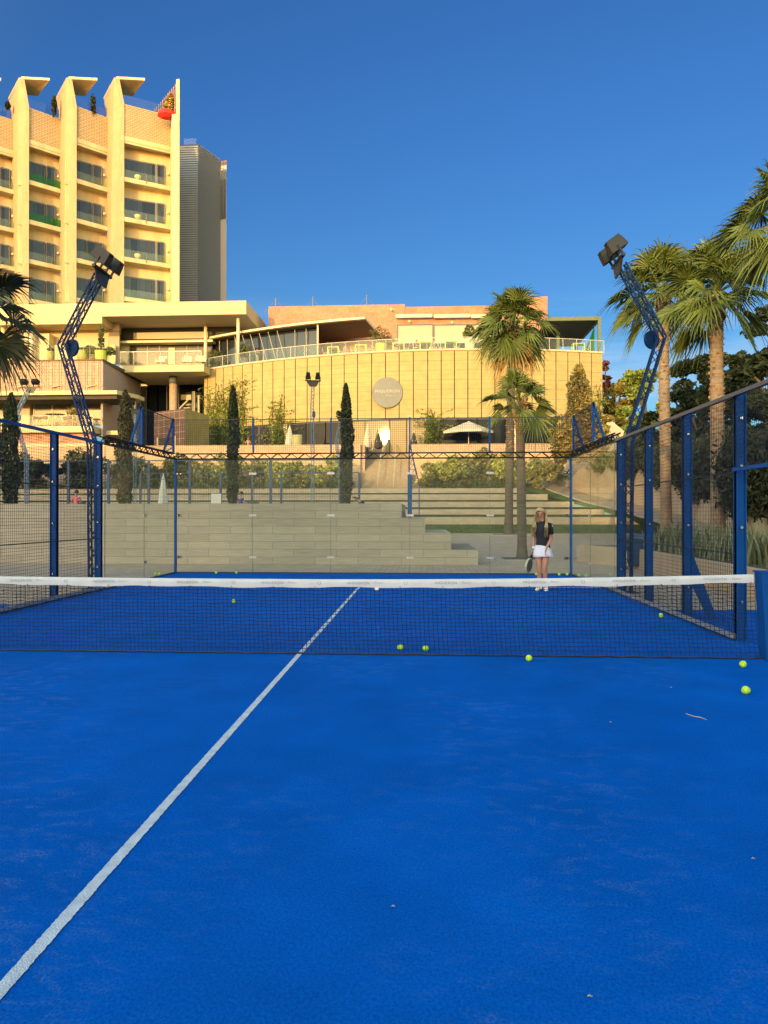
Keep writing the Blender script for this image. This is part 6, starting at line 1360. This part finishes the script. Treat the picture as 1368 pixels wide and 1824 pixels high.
m.add(vs, fs); sk_ = m.build('skirt', mat('white_skirt', (.62,.64,.76), .85, var=.04, vscale=10), wt, smooth=True); sd = sk_.modifiers.new('solid', 'SOLIDIFY'); sd.thickness = .006
hr = hair_cap(wt, hd, fd, rt, up, BLOND)
rsd = random.Random(4); m = MB()
for k in range(86):
    side = -1 if k % 2 else 1; back = k > 60
    a = rsd.uniform(-.35,.6); st_ = hd+rt*(.088*side*(1-.12*abs(a)))-fd*(.035+.05*max(0,a))+up*rsd.uniform(.0,.06)
    if back: st_ = hd-fd*rsd.uniform(.06,.095)+rt*rsd.uniform(-.07,.07)+up*.02
    fwd = .055 if side > 0 else .02; e1 = st_+Vector((side*rsd.uniform(.008,.035),.01,-.13))-fd*(-.03 if not back else .03); out = rsd.uniform(-.02,.055)
    if back: e2 = e1+Vector((rsd.uniform(-.04,.04),.02,-.15)); e3 = e2+Vector((rsd.uniform(-.02,.02),0,-.12))
    else: e2 = Vector((side*(.085+out)+(-.035 if side < 0 else -.02), -.075-fwd+rsd.uniform(-.02,.02), 1.22)); e3 = Vector((side*(.07+out)+(-.075 if side < 0 else -.005), -.095-fwd+rsd.uniform(-.015,.01), rsd.uniform(1.0,1.16)))
    m.tube([st_, st_.lerp(e1,.5)+Vector((side*.006,0,0)), e1, e2, e2.lerp(e3,.6), e3], [.006,.008,.008,.007,.005,.0015], 5)
m.build('locks', BLOND, hr, smooth=True)
m = MB(); m.tube([(-.205,0,.81),(-.13,0,.81)], .001, 4); 
wb = MB(); c = Vector(J['wriL']); wb.lathe((c.x,c.y,c.z+.005), [(.027,0),(.029,.01),(.029,.03),(.027,.04)], 14); wb.build('wristband', mat('band_white', (.7,.66,.6), .8), wt); wb = MB(); wb.lathe((c.x,c.y,c.z-.018), [(.027,0),(.028,.006),(.027,.012)], 14); wb.build('bracelet', BLACK, wt)
m = MB(); m.lathe((0,.004,1.295), [(.060,0),(.058,.025),(.052,.028),(.054,.0)], 18, 1., .95); m.build('collar', NAVY, wt)
m = MB(); m.bar((.17,-.03,1.265),(.20,-.035,1.225), .004,.02); m.build('shoulder_stripe', mat('stripe_grey', (.35,.35,.38), .8), wt)
for s_ in ('L','R'):
    a = J['ank'+s_]; m = MB(); m.lathe((a[0],a[1],.07), [(.040,0),(.040,.05),(.037,.055)], 12); m.build('sock', WHITE, wt, smooth=True)
# padel bat in her right hand
bo = (gx_-.172, gy_+.03, .74); bt = thing('padel_bat', 'dark padel bat with pale rim hanging from the hand of the woman', 'padel bat', bo, math.radians(58)); bt.rotation_euler = (math.radians(8), math.radians(22), math.radians(58))
MB().tube([(0,0,.05),(0,0,-.085)], .0145, 10).build('grip', BLACK, bt, smooth=True)
m = MB(); m.bar((0,0,-.08),(.075,0,-.16), .016,.034); m.bar((0,0,-.08),(-.075,0,-.16), .016,.034); m.bar((-.06,0,-.165),(.06,0,-.165), .014,.03); m.build('throat', BLACK, bt)
def oval(rx, rz, n, c): return [(c[0]+rx*math.cos(2*math.pi*k/n), 0, c[2]+rz*math.sin(2*math.pi*k/n)) for k in range(n)]
m = MB(); m.sheet([(p[0],-.017,p[2]) for p in oval(.112,.128,28,(0,0,-.285))], (0,.034,0)); hd_ = m.build('face', mat('bat_face', (.10,.115,.07), .35, var=.3, vscale=20), bt)
m = MB(); q = oval(.118,.134,28,(0,0,-.285)); m.tube(q+[q[0]], .020, 6); m.build('rim', mat('bat_rim', (.45,.5,.35), .4), bt, smooth=True)
m = MB()
for i in range(-3,4):
    for j in range(-3,4):
        if i*i+j*j < 11: x, z = i*.026, -.285+j*.029; m.tube([(x,-.0185,z),(x,-.0172,z)], .006, 6); m.tube([(x,.0172,z),(x,.0185,z)], .006, 6)
m.build('holes', BLACK, hd_)
# ---- distant people
SIT = dict(STAND, pelvis=(0,0,.52), chest=(0,-.03,.82), neckbase=(0,-.03,.965), neck=(0,-.035,1.02), head=(0,-.07,1.13), shoL=(-.15,-.02,.92), elbL=(-.19,-.08,.68), wriL=(-.12,-.32,.72), shoR=(.15,-.02,.92), elbR=(.19,-.08,.68), wriR=(.12,-.32,.72),
    hipL=(-.09,-.02,.50), kneL=(-.10,-.44,.50), ankL=(-.10,-.42,.09), toeL=(-.11,-.56,.04), hipR=(.09,-.02,.50), kneR=(.10,-.44,.50), ankR=(.10,-.42,.09), toeR=(.11,-.56,.04))
FLOOR = dict(SIT, pelvis=(0,0,.12), chest=(0,.0,.43), neckbase=(0,-.02,.575), neck=(0,-.025,.63), head=(0,-.06,.74), shoL=(-.16,.0,.53), elbL=(-.21,-.06,.29), wriL=(-.14,-.28,.30), shoR=(.16,.0,.53), elbR=(.21,-.06,.29), wriR=(.14,-.28,.30), hipL=(-.09,-.04,.11), kneL=(-.2,-.42,.36), ankL=(-.1,-.62,.08), toeL=(-.1,-.76,.05), hipR=(.09,-.04,.11), kneR=(.2,-.42,.36), ankR=(.1,-.62,.08), toeR=(.1,-.76,.05))
def cm(n, c): return mat(n, c, .85)
x, y = place(741, 1.3); r_ = figure('person in red with a dark cap seated at a lime table', (x,y,ZTER+.0), math.radians(80), dict(SIT), cm('red_cloth',(.60,.04,.02)), cm('grey_cloth',(.12,.12,.13)), DHAIR, face=False); hair_cap(r_[0], *r_[1:], DHAIR)
x, y = place(774, 1.3); r_ = figure('person in white with long hair seated right of the lime table', (x,y,ZTER+.0), math.radians(-80), dict(SIT), cm('white_cloth',(.60,.55,.45)), cm('white_cloth',(.6,.55,.45)), DHAIR, face=False); hair_cap(r_[0], *r_[1:], DHAIR)
x, y = place(458, 1.0); r_ = figure('person holding up a phone behind the railing at the left of the curved terrace', (x,y,ZTER), math.radians(20), pose(elbL=(-.22,-.12,1.12), wriL=(-.10,-.25,1.36), elbR=(.22,-.12,1.12), wriR=(.10,-.25,1.36)), cm('blue_cloth',(.05,.08,.12)), cm('floral_cloth',(.30,.25,.12)), DHAIR, face=True); hair_cap(r_[0], *r_[1:], DHAIR)
figure('bare backed person standing before the dark doorway on the upper terrace', (bear(442)*62.2,62.2,ZG-.1), math.pi, pose(elbL=(-.26,.03,1.02), wriL=(-.12,-.12,.95), elbR=(.26,.03,1.02), wriR=(.12,-.12,.95)), cm('tan_back',(.50,.27,.17)), cm('grey_cloth',(.12,.12,.13)), DHAIR, face=False)
r_ = figure('person in a pink top sitting with their back to the court behind the left fence', (bear(135)*31,31,1.72), math.pi, dict(FLOOR), cm('pink_cloth',(.72,.16,.20)), cm('grey_cloth',(.12,.12,.13)), DHAIR, face=False); hair_cap(r_[0], *r_[1:], DHAIR)
r_ = figure('person in blue sitting beside the dark slim cypress by the vine', (bear(428)*33,33,1.70), math.radians(150), dict(FLOOR), cm('royal_cloth',(.03,.06,.25)), cm('grey_cloth',(.12,.12,.13)), DHAIR, face=False); hair_cap(r_[0], *r_[1:], DHAIR)
r_ = figure('person in a dark shirt leaning forward on top of the bench block', (bear(651)*27,27,1.50), math.radians(-75), dict(FLOOR, chest=(0,-.12,.40), neckbase=(0,-.24,.50), neck=(0,-.28,.53), head=(0,-.37,.58), shoL=(-.16,-.18,.47), shoR=(.16,-.18,.47), elbL=(-.2,-.28,.25), elbR=(.2,-.28,.25), wriL=(-.12,-.42,.14), wriR=(.12,-.42,.14)), cm('charcoal_cloth',(.03,.04,.045)), cm('grey_cloth',(.12,.12,.13)), DHAIR, face=False); hair_cap(r_[0], *r_[1:], DHAIR)
r_ = figure('person in pale clothes standing at the right end of the restaurant terrace', (bear(181)*63.6,63.6,zf1-.1), math.radians(-40), pose(), cm('pale_cloth',(.40,.42,.32)), cm('pale_cloth',(.4,.42,.32)), DHAIR, face=False); hair_cap(r_[0], *r_[1:], DHAIR)
# small bag left on the bench block
m = MB((bear(600)*25,25,1.45)); c = m.o; m.lathe(c, [(.12,0.0),(.2,.05),(.19,.34),(.1,.40)], 10, 1.4, .7); tag(m.build('sports_bag', cm('bag_black',(.02,.02,.025))), 'small dark bag on the platform behind the bench, left of the slim centre cypress', 'bag')
# shade sail behind the golden trees
m = MB((bear(1085)*60,60,6)); a = at(1072,735,60); b = at(1112,768,60); c = at(1098,815,59); d = at(1078,800,60); m.sheet([a,b,c,d], (0,.04,0)); tag(m.build('shade_sail', cm('sail_cream',(.55,.45,.28))), 'cream shade sail stretched between the golden trees behind the right mast', 'shade sail')
